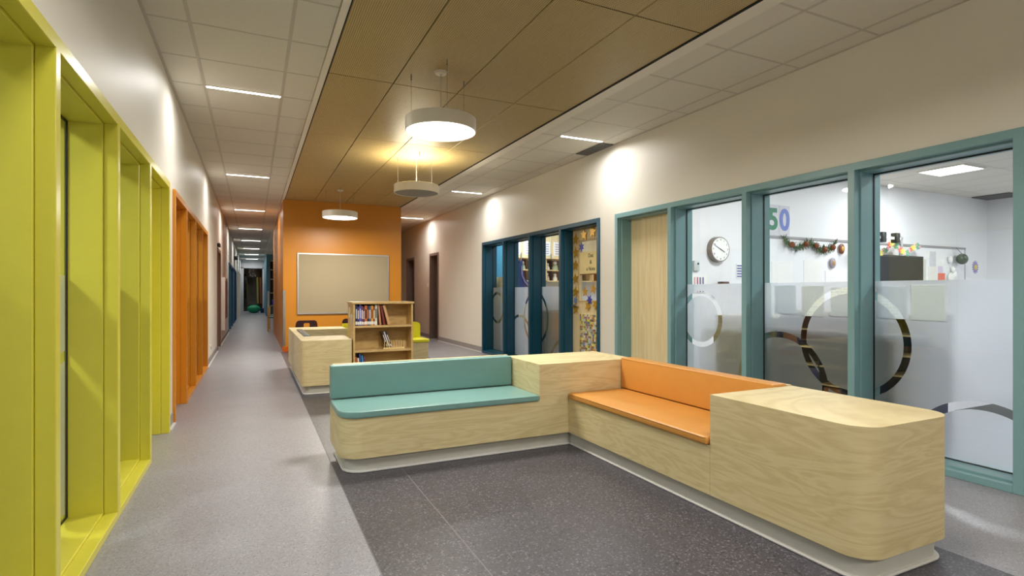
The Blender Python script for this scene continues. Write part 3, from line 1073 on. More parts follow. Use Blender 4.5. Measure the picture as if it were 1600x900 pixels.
part('cubby_back', bx(5.26, 8.5, 11.97, 11.99, 1.44, 1.955), paint('cubby_brown', (116, 78, 52), 0.6), cu)
for z in (1.42, 1.68):
    part('shelf', bx(5.26, 8.5, CY + 0.05, 11.97, z, z + 0.022), M_palewood, cu)
for i in range(5):
    part('divider', bx(5.67 + i * 0.67, 5.70 + i * 0.67, CY + 0.05, 11.97, 1.42, 1.955), M_palewood, cu)
part('side_panel', bx(6.78, 7.1, CY - 0.01, CY + 0.03, 0.935, 1.42), M_door, cu)
for i in range(4):
    x = 5.33 + i * 0.4
    r = root('cupboard_chart', (x + 0.15, CY - 0.01, 2.05), 'printed white chart on the %s cupboard door from the left' % ordn0[i], 'chart', 'charts on the maple cupboard doors')
    part('sheet', bx(x, x + 0.3, CY - 0.008, CY, 2.04, 2.37), M_paper, r)
    for k in range(5):
        part('print_line', bx(x + 0.04, x + 0.26, CY - 0.011, CY - 0.008, 2.075 + k * 0.055, 2.095 + k * 0.055), paint('chart_print', (140, 140, 170), 0.6), r)
for i in range(12):
    x = 5.46 + (i // 2) * 0.30 + random.uniform(-0.03, 0.04)
    x += 0.07 if abs((x - 5.685) % 0.67) < 0.09 or abs((x - 5.685) % 0.67) > 0.6 else 0
    z = 1.4425 if i % 2 else 1.7025
    k = random.uniform(0.9, 1.3)
    r = root('figurine', (x, CY + 0.2, z), 'small pale figurine in the %s cubby row, %s from the left' % ('lower' if i % 2 else 'upper', ordn0[i // 2]), 'figurine', 'figurines in the maple cubbies')
    bm = bmesh.new()
    lathe(bm, [(0.05 * k, 0), (0.06 * k, 0.03 * k), (0.045 * k, 0.08 * k), (0.03 * k, 0.11 * k)], (x, CY + 0.2, z), 10)
    part('body', bm, paint('figurine_%d' % (i % 3), ((226, 222, 210), (206, 190, 170), (150, 170, 140))[i % 3], 0.6), r)
    bm = bmesh.new()
    blob(bm, (x, CY + 0.2, z + 0.135 * k), 0.036 * k, 0.036 * k, 0.036 * k, 2)
    part('head', bm, M_paper, r)
bc = root('base_cupboard', (6.9, CY + 0.2, 0), 'pale base cupboard under the cubbies behind the blue screen', 'cupboard')
part('carcass', bx(5.2, 8.6, CY - 0.05, 11.99, 0.08, 0.9), M_shelf, bc)
part('plinth', bx(5.22, 8.58, CY, 11.99, 0, 0.08), M_black, bc)
part('worktop', bx(5.18, 8.62, CY - 0.08, 11.995, 0.9, 0.93), M_white, bc)
low_cabinet(6.85, 7.98, 1.04, 'pale birch cabinet behind the frosted pane beside the starry door')
tp = root('free_standing_panel', (4.36, 9.54, 0), 'tan free standing panel behind the narrow pane farthest from the starry door', 'panel')
part('board', bx(4.345, 4.375, 9.16, 9.93, 0.05, 1.46), M_birch, tp)
for y in (9.2, 9.86):
    part('foot', bx(4.31, 4.41, y, y + 0.04, 0, 0.05), M_black, tp)

tall = root('tall_locker', (4.75, 11.6, 0), 'tall sky blue locker behind the narrow pane farthest from the starry door', 'locker')
part('body', bx(4.3, 5.15, 11.3, 11.98, 0.05, 2.3), paint('sky_blue_panel', (60, 134, 166), 0.5), tall)
part('plinth', bx(4.33, 5.12, 11.34, 11.98, 0, 0.05), M_black, tall)
# curved blue fabric fish shape in the second blue pane
fs = root('fabric_wave', (5.2, 9.6, 0.9), 'upswept blue and lilac fabric tail standing behind the second blue pane', 'soft toy')
bm = bmesh.new()
out = [(0, 0), (0.62, 0), (0.62, 0.42), (0.40, 0.44), (0.22, 0.56), (0.14, 0.80), (0.13, 1.02), (0.0, 0.84), (-0.04, 0.5)]
zprism(bm, [(4.66 + x * 0.72, 0.955 + z * 0.80) for x, z in out], 9.56, 9.66)
bevel(bm, 0.02, 2)
part('tail', bm, paint('fabric_blue', (44, 62, 122), 0.7), fs)
bm = bmesh.new()
tube(bm, [(4.745, 9.55, 1.68), (4.755, 9.55, 1.5), (4.81, 9.55, 1.37), (4.9, 9.55, 1.28), (5.02, 9.55, 1.22)], 0.012)
part('lilac_stripe', bm, paint('fabric_lilac', (156, 150, 206), 0.7), fs)
bm = bx(4.90, 4.98, 9.545, 9.56, 0.945, 1.25)
part('coral_patch', bm, paint('fabric_coral', (198, 118, 100), 0.7), fs)
hs = root('half_shelf', (5.2, 9.8, 0), 'white low shelf unit carrying the blue fabric tail', 'shelf unit')
part('carcass', bx(4.8, 5.6, 9.53, 9.95, 0, 0.93), M_white, hs)
part('kick_panel', bx(4.82, 5.58, 9.515, 9.53, 0.02, 0.08), M_black, hs)
pr = root('desk_printer', (5.1, 9.1, 0.942), 'dark grey printer low behind the third blue pane', 'printer')
part('body', bx(4.92, 5.28, 8.95, 9.25, 0.942, 1.27, bv=0.02), paint('printer_grey', (70, 74, 80), 0.4), pr)
part('paper_tray', bx(4.97, 5.2, 8.9, 8.95, 0.96, 1.02), M_greyplastic, pr)
ps = root('printer_stand', (5.25, 9.1, 0), 'pale maple stand under the dark grey printer', 'stand')
part('carcass', bx(4.86, 5.7, 8.86, 9.3, 0.05, 0.938), M_shelf, ps)
part('plinth', bx(4.88, 5.68, 8.88, 9.28, 0, 0.05), M_black, ps)

# ---- decorations on the starry door
DX = 3.978 + 0.2
M_gold = paint('gold_foil', (206, 160, 52), 0.3, 0.08, metal=0.4)
M_bluefoil = paint('blue_foil', (58, 62, 170), 0.35, 0.08)


def yz_prism(bm, pts, x0, x1):
    a = [bm.verts.new((x0, y, z)) for y, z in pts]
    b = [bm.verts.new((x1, y, z)) for y, z in pts]
    bm.faces.new(a)
    bm.faces.new(b[::-1])
    for i in range(len(pts)):
        bm.faces.new((a[i], a[(i + 1) % len(pts)], b[(i + 1) % len(pts)], b[i]))


def star(y, z, r, rot, mat, label, name='foil_star', n=5):
    bm = bmesh.new()
    pts = []
    for k in range(2 * n):
        an = PI / 2 + PI * k / n + rot
        rr = r if k % 2 == 0 else r * 0.45
        pts.append((y + rr * math.cos(an), z + rr * math.sin(an)))
    yz_prism(bm, pts, DX - 0.016, DX - 0.009)
    single(name, bm, mat, label, 'star')


db0, db1 = bb
for i, z in enumerate((1.92, 1.73, 1.55, 1.36, 1.17, 0.93)):
    star(db1 - 0.10, z, 0.085, 0.1 * (-1) ** i, M_gold, 'gold foil star down the hinge-side edge of the door, %s' % ('topmost of six', 'second of six from the top', 'third of six from the top', 'fourth of six from the top', 'fifth of six from the top', 'lowest of six')[i])
for i, (y, z) in enumerate(((db1 - 0.32, 1.965), (db1 - 0.54, 1.99), (db1 - 0.72, 1.955))):
    star(y, z, 0.085, 0.15 * i, M_gold, 'gold foil star across the top of the door, %s' % ('next to the corner star', 'middle of the row', 'nearest the viewer')[i])
for i, (y, z) in enumerate(((db1 - 0.35, 1.17), (db1 - 0.55, 1.21), (db1 - 0.42, 0.97), (db1 - 0.6, 1.0))):
    star(y, z, 0.075, 0.2 * i, M_gold, 'gold star on the door window, %s' % ('upper one by the latch edge', 'upper one towards the middle', 'lower one by the latch edge', 'lower one towards the middle')[i])
star(db1 - 0.26, 1.80, 0.07, 0, M_bluefoil, 'dark blue paper cloud under the top row of stars', 'foil_cloud', 6)
star(db1 - 0.46, 1.06, 0.075, 0.4, M_bluefoil, 'dark blue star between the gold stars on the door window', 'foil_star', 6)
star(db1 - 0.10, 1.05, 0.06, 0.2, paint('pale_blue_foil', (120, 140, 190), 0.4), 'pale blue cloud between the lowest gold stars of the edge', 'foil_cloud', 6)
sg = root('door_sign', (DX - 0.02, db1 - 0.5, 1.42), 'cream paper sign with dark writing on the starry door', 'sign')
part('sheet', bx(DX - 0.026, DX - 0.02, db0 + 0.12, db1 - 0.24, 1.42, 1.72), paint('cream_sign', (226, 208, 150), 0.6), sg)
part('wood_edge', bx(DX - 0.03, DX - 0.02, db0 + 0.12, db1 - 0.24, 1.405, 1.42), paint('sign_edge', (130, 80, 40), 0.6), sg)
for i, s_ in enumerate(('Dot', '&', 'a Note')):
    text(s_, (DX - 0.0275, (db0 + db1) / 2 - 0.06, 1.665 - i * 0.09), 0.075, M_ink, sg, (PI / 2, 0, -PI / 2), 'lettering')
ph = root('photo_collage', (DX - 0.01, (db0 + db1) / 2, 0.2), 'sheet packed with small bright photos on the lower half of the starry door', 'collage')
part('backing', bx(DX - 0.012, DX, db0 + 0.04, db1 - 0.22, 0.2, 0.86), M_paper, ph)
pcols = [(222, 204, 92), (132, 142, 88), (176, 100, 86), (126, 134, 176), (232, 228, 220), (150, 124, 94), (214, 178, 100), (104, 112, 96), (226, 220, 150), (178, 186, 196)]
bm = bmesh.new()
yy0, yy1 = db0 + 0.04, db1 - 0.22
for i in range(18):
    for j in range(20):
        a = yy0 + (yy1 - yy0) * i / 18
        z = 0.2 + 0.66 * j / 20
        box(bm, DX - 0.015 - random.uniform(0, 0.003), DX - 0.012, a + 0.001, a + (yy1 - yy0) / 18 - 0.001, z + 0.001, z + 0.66 / 20 - 0.001, random.randrange(10))
part('photos', bm, [paint('photo_%d' % i, c, 0.4, 0.5, scale=70) for i, c in enumerate(pcols)], ph, stuff=True)

# ================================================================== LEFT ROOMS BEHIND THE YELLOW AND ORANGE SCREENS
single('wall_yellow_room', bx(-4.1, -4.0, -0.5, 10.5, 0, CZ + 0.1), M_roomwall, 'white back wall of the rooms behind the yellow screen', 'wall', kind='structure')
single('wall_yellow_room', bx(-4.0, -0.93, -0.6, -0.5, 0, CZ + 0.1), M_roomwall, 'white near wall of the rooms behind the yellow screen', 'wall', kind='structure')
single('wall_yellow_room', bx(-4.0, -0.93, 10.4, 10.5, 0, CZ + 0.1), M_roomwall, 'white far wall of the rooms behind the orange screen', 'wall', kind='structure')
c3 = root('ceiling', (-2.4, 5, CZ), 'white ceiling of the rooms behind the yellow screen', 'ceiling', kind='structure')
part('ceiling_slab', bx(-4.1, -0.93, -0.6, 10.5, CZ, CZ + 0.1), M_roomwall, c3)
for y in (2.2, 7.0):
    troffer(-2.4, y, 'ceiling light in the room behind the yellow and orange screens', group='ceiling lights behind the yellow screen')

# ================================================================== CEILING LIGHTS
ordn = ['nearest', 'second', 'third', 'fourth', 'fifth', 'sixth', 'seventh', 'eighth', 'ninth']


def strip(x0, x1, y, label, group, w=STRIP_W):
    r = root('strip_light', ((x0 + x1) / 2, y, CZ - 0.012), label, 'ceiling light', group)
    part('diffuser', bx(x0 + 0.015, x1 - 0.015, y - 0.014, y + 0.014, CZ - 0.014, CZ + 0.01), M_strip, r)
    part('housing', bx(x0 + 0.005, x1 - 0.005, y - 0.02, y + 0.02, CZ - 0.01, CZ + 0.02), M_white, r)
    area(((x0 + x1) / 2, y, CZ - 0.016), x1 - x0 - 0.04, 0.03, w, STRIP_COL, r, spread=168)


for i in range(8):
    strip(-0.386, 0.237, 5.458 + 3.945 * i, 'thin glowing strip light in the left corridor ceiling, %s from the viewer' % ordn[i], 'strip lights along the corridor ceiling')
for i in range(3):
    strip(3.198, 3.79, 5.43 + 3.82 * i, 'thin glowing strip light in the right ceiling edge, %s from the viewer' % ordn[i], 'strip lights along the right ceiling')
for y in (1.51, -2.43):
    strip(-0.386, 0.237, y, 'strip light above and behind the viewer in the corridor ceiling', 'strip lights behind the viewer')
strip(3.198, 3.79, -2.2, 'strip light behind the viewer in the right ceiling', 'strip lights behind the viewer')

# pendants
M_pend = paint('pendant_white', (226, 220, 206), 0.45, 0.01)


def pendant(x, y, d, down, up, label, ang=0.4, w=PEND_W):
    z0, z1 = 2.475, 2.585
    r = root('pendant_lamp', (x, y, z0), label, 'pendant lamp')
    bm = bmesh.new()
    R = d / 2
    seg = 64
    prof = [(R - 0.012, z0 + 0.012), (R - 0.006, z0), (R, z0 + 0.004), (R, z1 - 0.004), (R - 0.006, z1), (R - 0.012, z1 - 0.012)]
    rows = [[bm.verts.new((x + q * math.cos(2 * PI * k / seg), y + q * math.sin(2 * PI * k / seg), zz)) for k in range(seg)] for q, zz in prof]
    for a, b in zip(rows, rows[1:]):
        for k in range(seg):
            bm.faces.new((a[k], a[(k + 1) % seg], b[(k + 1) % seg], b[k]))
    for k in range(seg):
        bm.faces.new((rows[-1][k], rows[-1][(k + 1) % seg], rows[0][(k + 1) % seg], rows[0][k]))
    part('drum', bm, M_pend, r)
    bm = bmesh.new()
    cyl(bm, (x, y, z0 + 0.006), (x, y, z0 + 0.012), R - 0.0125, seg=64)
    part('diffuser', bm, M_pend_on if down else M_pend_off, r, 'glowing disc' if down else 'unlit grey disc')
    bm = bmesh.new()
    cyl(bm, (x, y, z1 - 0.02), (x, y, z1 - 0.014), R - 0.0125, seg=64)
    part('top_plate', bm, M_pend_on if up else M_pend, r)
    bm = bmesh.new()
    cyl(bm, (x, y, CZ - 0.03), (x, y, CZ - 0.012), 0.045, 0.055, 28)
    cyl(bm, (x, y, CZ - 0.038), (x, y, CZ - 0.03), 0.012, 0.012, 12)
    part('canopy', bm, M_pend, r)
    bm = bmesh.new()
    cyl(bm, (x, y, z1 - 0.015), (x, y, CZ - 0.03), 0.0035, seg=8)
    part('cord', bm, paint('cord_grey', (206, 202, 196), 0.5), r)
    for k in range(3):
        an = ang + k * 2 * PI / 3
        wx, wy = x + (R - 0.03) * math.cos(an), y + (R - 0.03) * math.sin(an)
        bm = bmesh.new()
        cyl(bm, (wx, wy, z1 - 0.015), (wx, wy, CZ - 0.01), 0.0012, seg=5)
        cyl(bm, (wx, wy, CZ - 0.06), (wx, wy, CZ - 0.011), 0.004, seg=6)
        part('suspension_wire', bm, M_greyplastic, r)
    if down:
        disk_light((x, y, z0 - 0.002), R - 0.02, w, PEND_COL, r)
    if up:
        disk_light((x, y, z1 + 0.004), R - 0.02, w * 0.3, (1.0, 0.88, 0.62), r, True)


pendant(1.385, 4.27, 0.575, True, False, 'large lit round pendant lamp hanging nearest the viewer')
pendant(1.955, 7.07, 0.585, False, True, 'round pendant lamp dark below but lighting the oak ceiling above')
pendant(1.955, 1.42, 0.585, True, False, 'lit round pendant lamp added overhead for fill light, outside the view', w=9.0)  # unseen lamp added as fill for the near counter, on the pendants' spacing
pendant(1.385, -1.5, 0.585, True, False, 'lit round pendant lamp added behind the viewer for fill light')  # another unseen pendant added for fill, continuing the staggered row
pendant(1.385, 10.0, 0.60, True, False, 'small lit round pendant lamp in front of the orange wall')

# ================================================================== BENCHES
def kick(r, poly, lippoly):
    bm = bmesh.new()
    prism(bm, poly, 0.0, 0.0995)
    part('kick_base', bm, M_base2, r, 'grey recessed kick base')
    bm = bmesh.new()
    prism(bm, lippoly, 0.001, 0.014)
    bevel(bm, 0.004, 1, 1.0)
    part('base_bead', bm, M_lip, r, 'pale bead along the floor')


M_base2 = paint('grey_kick_laminate', (190, 189, 182), 0.45, 0.015)


def cushion(name, r, poly, z0, z1, mat, label, bv=0.014):
    bm = bmesh.new()
    prism(bm, poly, z0, z1)
    bevel(bm, bv, 4, 0.9)
    c = part(name, bm, mat, r, label)
    # piping seam
    bm = bmesh.new()
    n = len(poly)
    cx, cy = sum(p[0] for p in poly) / n, sum(p[1] for p in poly) / n
    zz = z1 - bv * 0.45
    pts = [(x, y, zz) for x, y in poly]
    k = 0.0
    for a, b in zip(pts, pts[1:] + pts[:1]):
        va, vb = Vector(a), Vector(b)
        if (vb - va).length < 1e-5:
            continue
        ca = Vector((cx, cy, zz))
        va = va + (ca - va).normalized() * bv * 0.45
        vb = vb + (ca - vb).normalized() * bv * 0.45
        cyl(bm, va, vb, 0.0028, seg=6)
    part('piping', bm, mat, c)
    return c


# teal bench + corner counter
b1 = root('built_in_bench', (1.65, 3.86, 0), 'birch bench with teal seat and back, running across to the corner counter', 'bench')
bm = bmesh.new()
prism(bm, round_poly([(0.50, 3.56, 0.14), (1.92, 3.56, 0), (1.92, 4.16, 0), (0.50, 4.16, 0.05)]), 0.10, 0.36)
box(bm, 1.92, 2.80, 3.56, 4.16, 0.10, 0.63)
box(bm, 0.52, 1.92, 4.125, 4.16, 0.36, 0.643)
part('body', bm, M_birch, b1)
kick(b1, round_poly([(0.535, 3.605, 0.11), (2.215, 3.605, 0), (2.215, 4.0, 0), (2.76, 4.0, 0), (2.76, 4.12, 0), (0.545, 4.12, 0.04)]),
     round_poly([(0.522, 3.58, 0.13), (2.195, 3.58, 0), (2.195, 4.0, 0), (2.78, 4.0, 0), (2.78, 4.14, 0), (0.522, 4.14, 0.05)]))
cushion('seat', b1, round_poly([(0.49, 3.545, 0.14), (1.912, 3.545, 0.012), (1.912, 4.035, 0), (0.49, 4.035, 0)]), 0.36, 0.405, M_tealvinyl, 'teal upholstered seat pad')
cushion('backrest', b1, round_poly([(0.495, 4.032, 0.012), (1.915, 4.032, 0), (1.915, 4.123, 0), (0.495, 4.123, 0.012)]), 0.405, 0.643, M_tealvinyl, 'teal upholstered back pad')

# orange bench + end counter
b2 = root('built_in_bench', (2.48, 2.4, 0), 'birch bench with orange seat and back, ending in the large rounded counter', 'bench')
bm = bmesh.new()
box(bm, 2.17, 2.80, 2.14, 3.558, 0.10, 0.36)
box(bm, 2.765, 2.80, 2.14, 3.558, 0.36, 0.635)
part('body', bm, M_birch, b2)
bm = bmesh.new()
prism(bm, round_poly([(2.17, 1.325, 0.12), (2.80, 1.325, 0.12), (2.80, 2.1385, 0), (2.17, 2.1385, 0)], 18), 0.10, 0.63)
part('end_counter', bm, M_birch, b2, 'birch counter with rounded corners')
kick(b2, round_poly([(2.205, 1.36, 0.09), (2.765, 1.36, 0.09), (2.76, 3.6, 0), (2.205, 3.6, 0)], 16),
     round_poly([(2.187, 1.342, 0.11), (2.783, 1.342, 0.11), (2.783, 3.578, 0), (2.187, 3.578, 0)], 16))
cushion('seat', b2, round_poly([(2.155, 2.15, 0.012), (2.655, 2.15, 0), (2.655, 3.552, 0), (2.155, 3.552, 0.03)]), 0.36, 0.405, M_orangevinyl, 'orange upholstered seat pad')
cushion('backrest', b2, round_poly([(2.652, 2.145, 0.01), (2.763, 2.145, 0.01), (2.763, 3.554, 0), (2.652, 3.554, 0)]), 0.405, 0.645, M_orangevinyl, 'orange upholstered back pad')

# rear units
b3 = root('built_in_bench', (0.76, 7.8, 0), 'birch bench with grey back pad between two counters, left of the bookcase', 'bench')
bm = bmesh.new()
prism(bm, round_poly([(0.49, 6.55, 0.07), (1.045, 6.55, 0.03), (1.045, 7.22, 0), (0.49, 7.22, 0)]), 0.10, 0.615)
box(bm, 0.49, 1.045, 7.22, 8.5, 0.10, 0.36)
box(bm, 0.49, 0.565, 7.22, 8.5, 0.36, 0.615)
box(bm, 0.49, 1.28, 8.5, 9.1, 0.10, 0.615)
part('body', bm, M_birch, b3)
kick(b3, round_poly([(0.53, 6.59, 0.06), (1.01, 6.59, 0), (1.01, 8.54, 0), (1.25, 8.54, 0), (1.25, 9.06, 0), (0.53, 9.06, 0)]), round_poly([(0.507, 6.567, 0.07), (1.03, 6.567, 0), (1.03, 8.52, 0), (1.27, 8.52, 0), (1.27, 9.08, 0), (0.507, 9.08, 0)]))
cushion('seat', b3, [(0.65, 7.23), (1.038, 7.23), (1.038, 8.48), (0.65, 8.48)], 0.36, 0.405, M_greyvinyl, 'dark grey seat pad')
cushion('backrest', b3, [(0.567, 7.225), (0.645, 7.225), (0.645, 8.495), (0.567, 8.495)], 0.405, 0.628, M_greyvinyl, 'dark grey back pad')
b4 = root('built_in_bench', (1.92, 8.8, 0), 'birch bench with bright yellow seat and back behind the bookcase', 'bench')
bm = bmesh.new()
prism(bm, round_poly([(1.288, 8.5, 0), (2.56, 8.5, 0.05), (2.56, 9.1, 0.03), (1.288, 9.1, 0)]), 0.10, 0.36)
box(bm, 1.288, 2.5, 9.06, 9.1, 0.36, 0.64)
part('body', bm, M_birch, b4)
kick(b4, [(1.295, 8.54), (2.52, 8.54), (2.52, 9.06), (1.295, 9.06)], [(1.295, 8.52), (2.54, 8.52), (2.54, 9.08), (1.295, 9.08)])
cushion('seat', b4, round_poly([(1.295, 8.485, 0), (2.575, 8.485, 0.05), (2.575, 8.96, 0.02), (1.295, 8.96, 0)]), 0.36, 0.41, M_yellowvinyl, 'bright yellow seat pad')
bm = bmesh.new()
zprism(bm, round_poly([(1.295, 0.41, 0), (2.53, 0.41, 0), (2.53, 0.65, 0.05), (1.295, 0.65, 0)]), 8.955, 9.06)
bevel(bm, 0.012, 3, 0.9)
part('backrest', bm, M_yellowvinyl, b4, 'bright yellow back pad')

# ================================================================== BOOKCASE
bkx0, bkx1, bky0, bky1, bkz = 1.058, 1.775, 6.57, 6.97, 1.05
bc = root('bookcase', ((bkx0 + bkx1) / 2, (bky0 + bky1) / 2, 0), 'maple bookcase half filled with books, standing behind the teal bench', 'bookcase')
part('side_panel', bx(bkx0, bkx0 + 0.022, bky0, bky1, 0, bkz - 0.025, bv=0.002, seg=1), M_shelf, bc)
part('side_panel', bx(bkx1 - 0.022, bkx1, bky0, bky1, 0, bkz - 0.025, bv=0.002, seg=1), M_shelf, bc)
part('top_panel', bx(bkx0 - 0.012, bkx1 + 0.012, bky0 - 0.012, bky1, bkz - 0.025, bkz, bv=0.003), M_shelf, bc)
part('back_panel', bx(bkx0 + 0.022, bkx1 - 0.022, bky0 + 0.25, bky0 + 0.262, 0.03, bkz - 0.025), M_shelf, bc)
SZ = [0.19, 0.476, 0.768]
for z in SZ:
    part('shelf', bx(bkx0 + 0.022, bkx1 - 0.022, bky0 + 0.004, bky0 + 0.25, z - 0.024, z), M_shelf, bc)
part('plinth', bx(bkx0 + 0.022, bkx1 - 0.022, bky0 + 0.03, bky0 + 0.05, 0, 0.066), M_shelf, bc)
for (y, z, h, c) in ((6.80, 0.86, 0.12, (226, 220, 190)), (6.64, 0.80, 0.10, (206, 210, 216))):
    part('hanging_tag', bx(bkx0 - 0.006, bkx0, y, y + 0.07, z, z + h), paint('tag_%d' % c[2], c, 0.5), bc, 'small pale tag on the side panel')


def book(x, y, z, t, h, d, col, label, lean=0.0, band=None, group=None):
    """spine faces -y; lean turns the book about its base towards -x"""
    r = bpy.data.objects.new('book', None)
    r.empty_display_size = 0.05
    COL.objects.link(r)
    r.location = (x, y, z)
    r.rotation_euler = (0, lean, 0)
    WL[r.name] = Vector((0, 0, 0))
    tag(r, label, 'book', group)
    bm = bmesh.new()
    box(bm, 0, t, 0, 0.003, 0, h)
    box(bm, 0, 0.0025, 0.003, d, 0, h)
    box(bm, t - 0.0025, t, 0.003, d, 0, h)
    part('cover', bm, paint('book_%d_%d_%d' % col, col, 0.45), r)
    part('page_block', bx(0.0026, t - 0.0026, 0.0035, d - 0.004, 0.004, h - 0.004), M_paper, r)
    if band:
        part('spine_title', bx(t * 0.2, t * 0.8, -0.0008, 0, h * 0.35, h * 0.8), paint('band_%d_%d_%d' % band, band, 0.5), r)
        part('spine_label', bx(t * 0.05, t * 0.95, -0.0008, 0, h * 0.05, h * 0.2), M_paper, r)


bk_top = [(0.024, 0.245, (44, 40, 84), (200, 200, 210), 'navy'), (0.018, 0.225, (70, 60, 120), (220, 210, 190), 'purple'), (0.022, 0.25, (92, 92, 178), (190, 190, 230), 'lilac blue'),
          (0.02, 0.23, (108, 60, 118), (230, 220, 220), 'plum'), (0.016, 0.215, (60, 44, 66), (220, 220, 230), 'dark violet'), (0.028, 0.24, (212, 110, 50), (60, 30, 20), 'orange'),
          (0.02, 0.235, (48, 40, 50), (200, 120, 60), 'black'), (0.022, 0.232, (62, 92, 140), (210, 210, 220), 'steel blue'), (0.026, 0.238, (224, 158, 44), (120, 40, 30), 'golden yellow'),
          (0.018, 0.225, (140, 60, 50), (230, 210, 160), 'brick red'), (0.026, 0.245, (206, 208, 198), (80, 90, 90), 'white')]
x = bkx0 + 0.03
for t_, h_, c_, b_, nm_ in bk_top:
    book(x, bky0 + 0.03, SZ[2] + 0.0012, t_, h_, 0.17, c_, 'upright %s book on the top shelf of the bookcase' % nm_, 0.0, b_, 'books on the top shelf')
    x += t_ + 0.0015
for k, (t_, h_, c_, b_, nm_, ln) in enumerate(((0.02, 0.25, (196, 140, 100), None, 'tan', -0.10), (0.024, 0.235, (120, 44, 44), None, 'dark red', -0.17), (0.03, 0.245, (206, 160, 112), None, 'pale tan', -0.27))):
    x += 0.002 + (0.027, 0.022, 0.03)[k]
    book(x, bky0 + 0.03, SZ[2] + t_ * math.sin(-ln) * 0.0 + 0.002, t_, h_, 0.17, c_, 'leaning %s book at the end of the top shelf row' % nm_, ln, b_, 'books on the top shelf')
    x += t_
for k, (c_, nm_) in enumerate((((62, 40, 40), 'dark brown'), ((196, 196, 204), 'pale grey'), ((44, 40, 54), 'near black'))):
    book(bkx0 + 0.405 + k * 0.024, bky0 + 0.05, SZ[1] + 0.019, 0.016, 0.2, 0.15, c_, '%s book leaning in the wooden rack' % nm_, -0.33, (214, 210, 206), 'books in the wooden rack')
x = bkx0 + 0.028
for k, (c_, nm_, h_) in enumerate((((190, 100, 50), 'orange brown', 0.18), ((226, 214, 190), 'cream', 0.17), ((52, 90, 158), 'bright blue', 0.22), ((60, 140, 190), 'sky blue', 0.2), ((110, 60, 90), 'plum', 0.19))):
    book(x + 0.012 + 0.006 * k, bky0 + 0.03, SZ[0] + 0.004, 0.018, h_ + 0.02, 0.17, c_, '%s book leaning on the bottom shelf' % nm_, -0.06 - 0.02 * k, None, 'books on the bottom shelf')
    x += 0.022
rk = root('peg_rack', (bkx0 + 0.50, bky0 + 0.12, SZ[1]), 'wooden peg rack on the middle shelf, partly filled with dark books', 'rack')
for yy in (bky0 + 0.032, bky0 + 0.222):
    part('rail', bx(bkx0 + 0.36, bkx0 + 0.62, yy - 0.008, yy + 0.008, SZ[1] + 0.001, SZ[1] + 0.018), M_palewood, rk)
    for k in range(9):
        bm = bmesh.new()
        cyl(bm, (bkx0 + 0.372 + k * 0.03, yy, SZ[1] + 0.018), (bkx0 + 0.372 + k * 0.03, yy, SZ[1] + 0.10), 0.004, seg=7)
        part('peg', bm, M_palewood, rk)

# ================================================================== PIN BOARD, CORNER GUARD, CHAIRS
pb = root('pin_board', (1.67, 11.43, 0.73), 'large tan pin board in a thin aluminium frame on the orange wall', 'pin board')
bx0, bx1, bz0, bz1 = 0.775, 2.565, 0.73, 1.935
part('board', bx(bx0 + 0.02, bx1 - 0.02, 11.43, 11.449, bz0 + 0.02, bz1 - 0.02), paint('tan_fabric_board', (164, 150, 122), 0.85, 0.03, scale=120, bstr=0.2), pb)
fb = bmesh.new()
for q in ((bx0, bx1, bz0, bz0 + 0.025), (bx0, bx1, bz1 - 0.025, bz1), (bx0, bx0 + 0.025, bz0 + 0.025, bz1 - 0.025), (bx1 - 0.025, bx1, bz0 + 0.025, bz1 - 0.025)):
    box(fb, q[0], q[1], 11.42, 11.449, q[2], q[3])
part('frame', fb, M_alu, pb, 'thin aluminium frame')
cg = bmesh.new()
box(cg, 0.512, 0.56, 11.440, 11.449, 0.12, 1.20)
box(cg, 0.510, 0.5195, 11.440, 11.49, 0.12, 1.20)
single('corner_guard', cg, M_steel, 'steel corner guard on the left edge of the orange block', 'corner guard')

M_plum = paint('plum_plastic', (66, 34, 42), 0.4, 0.04)


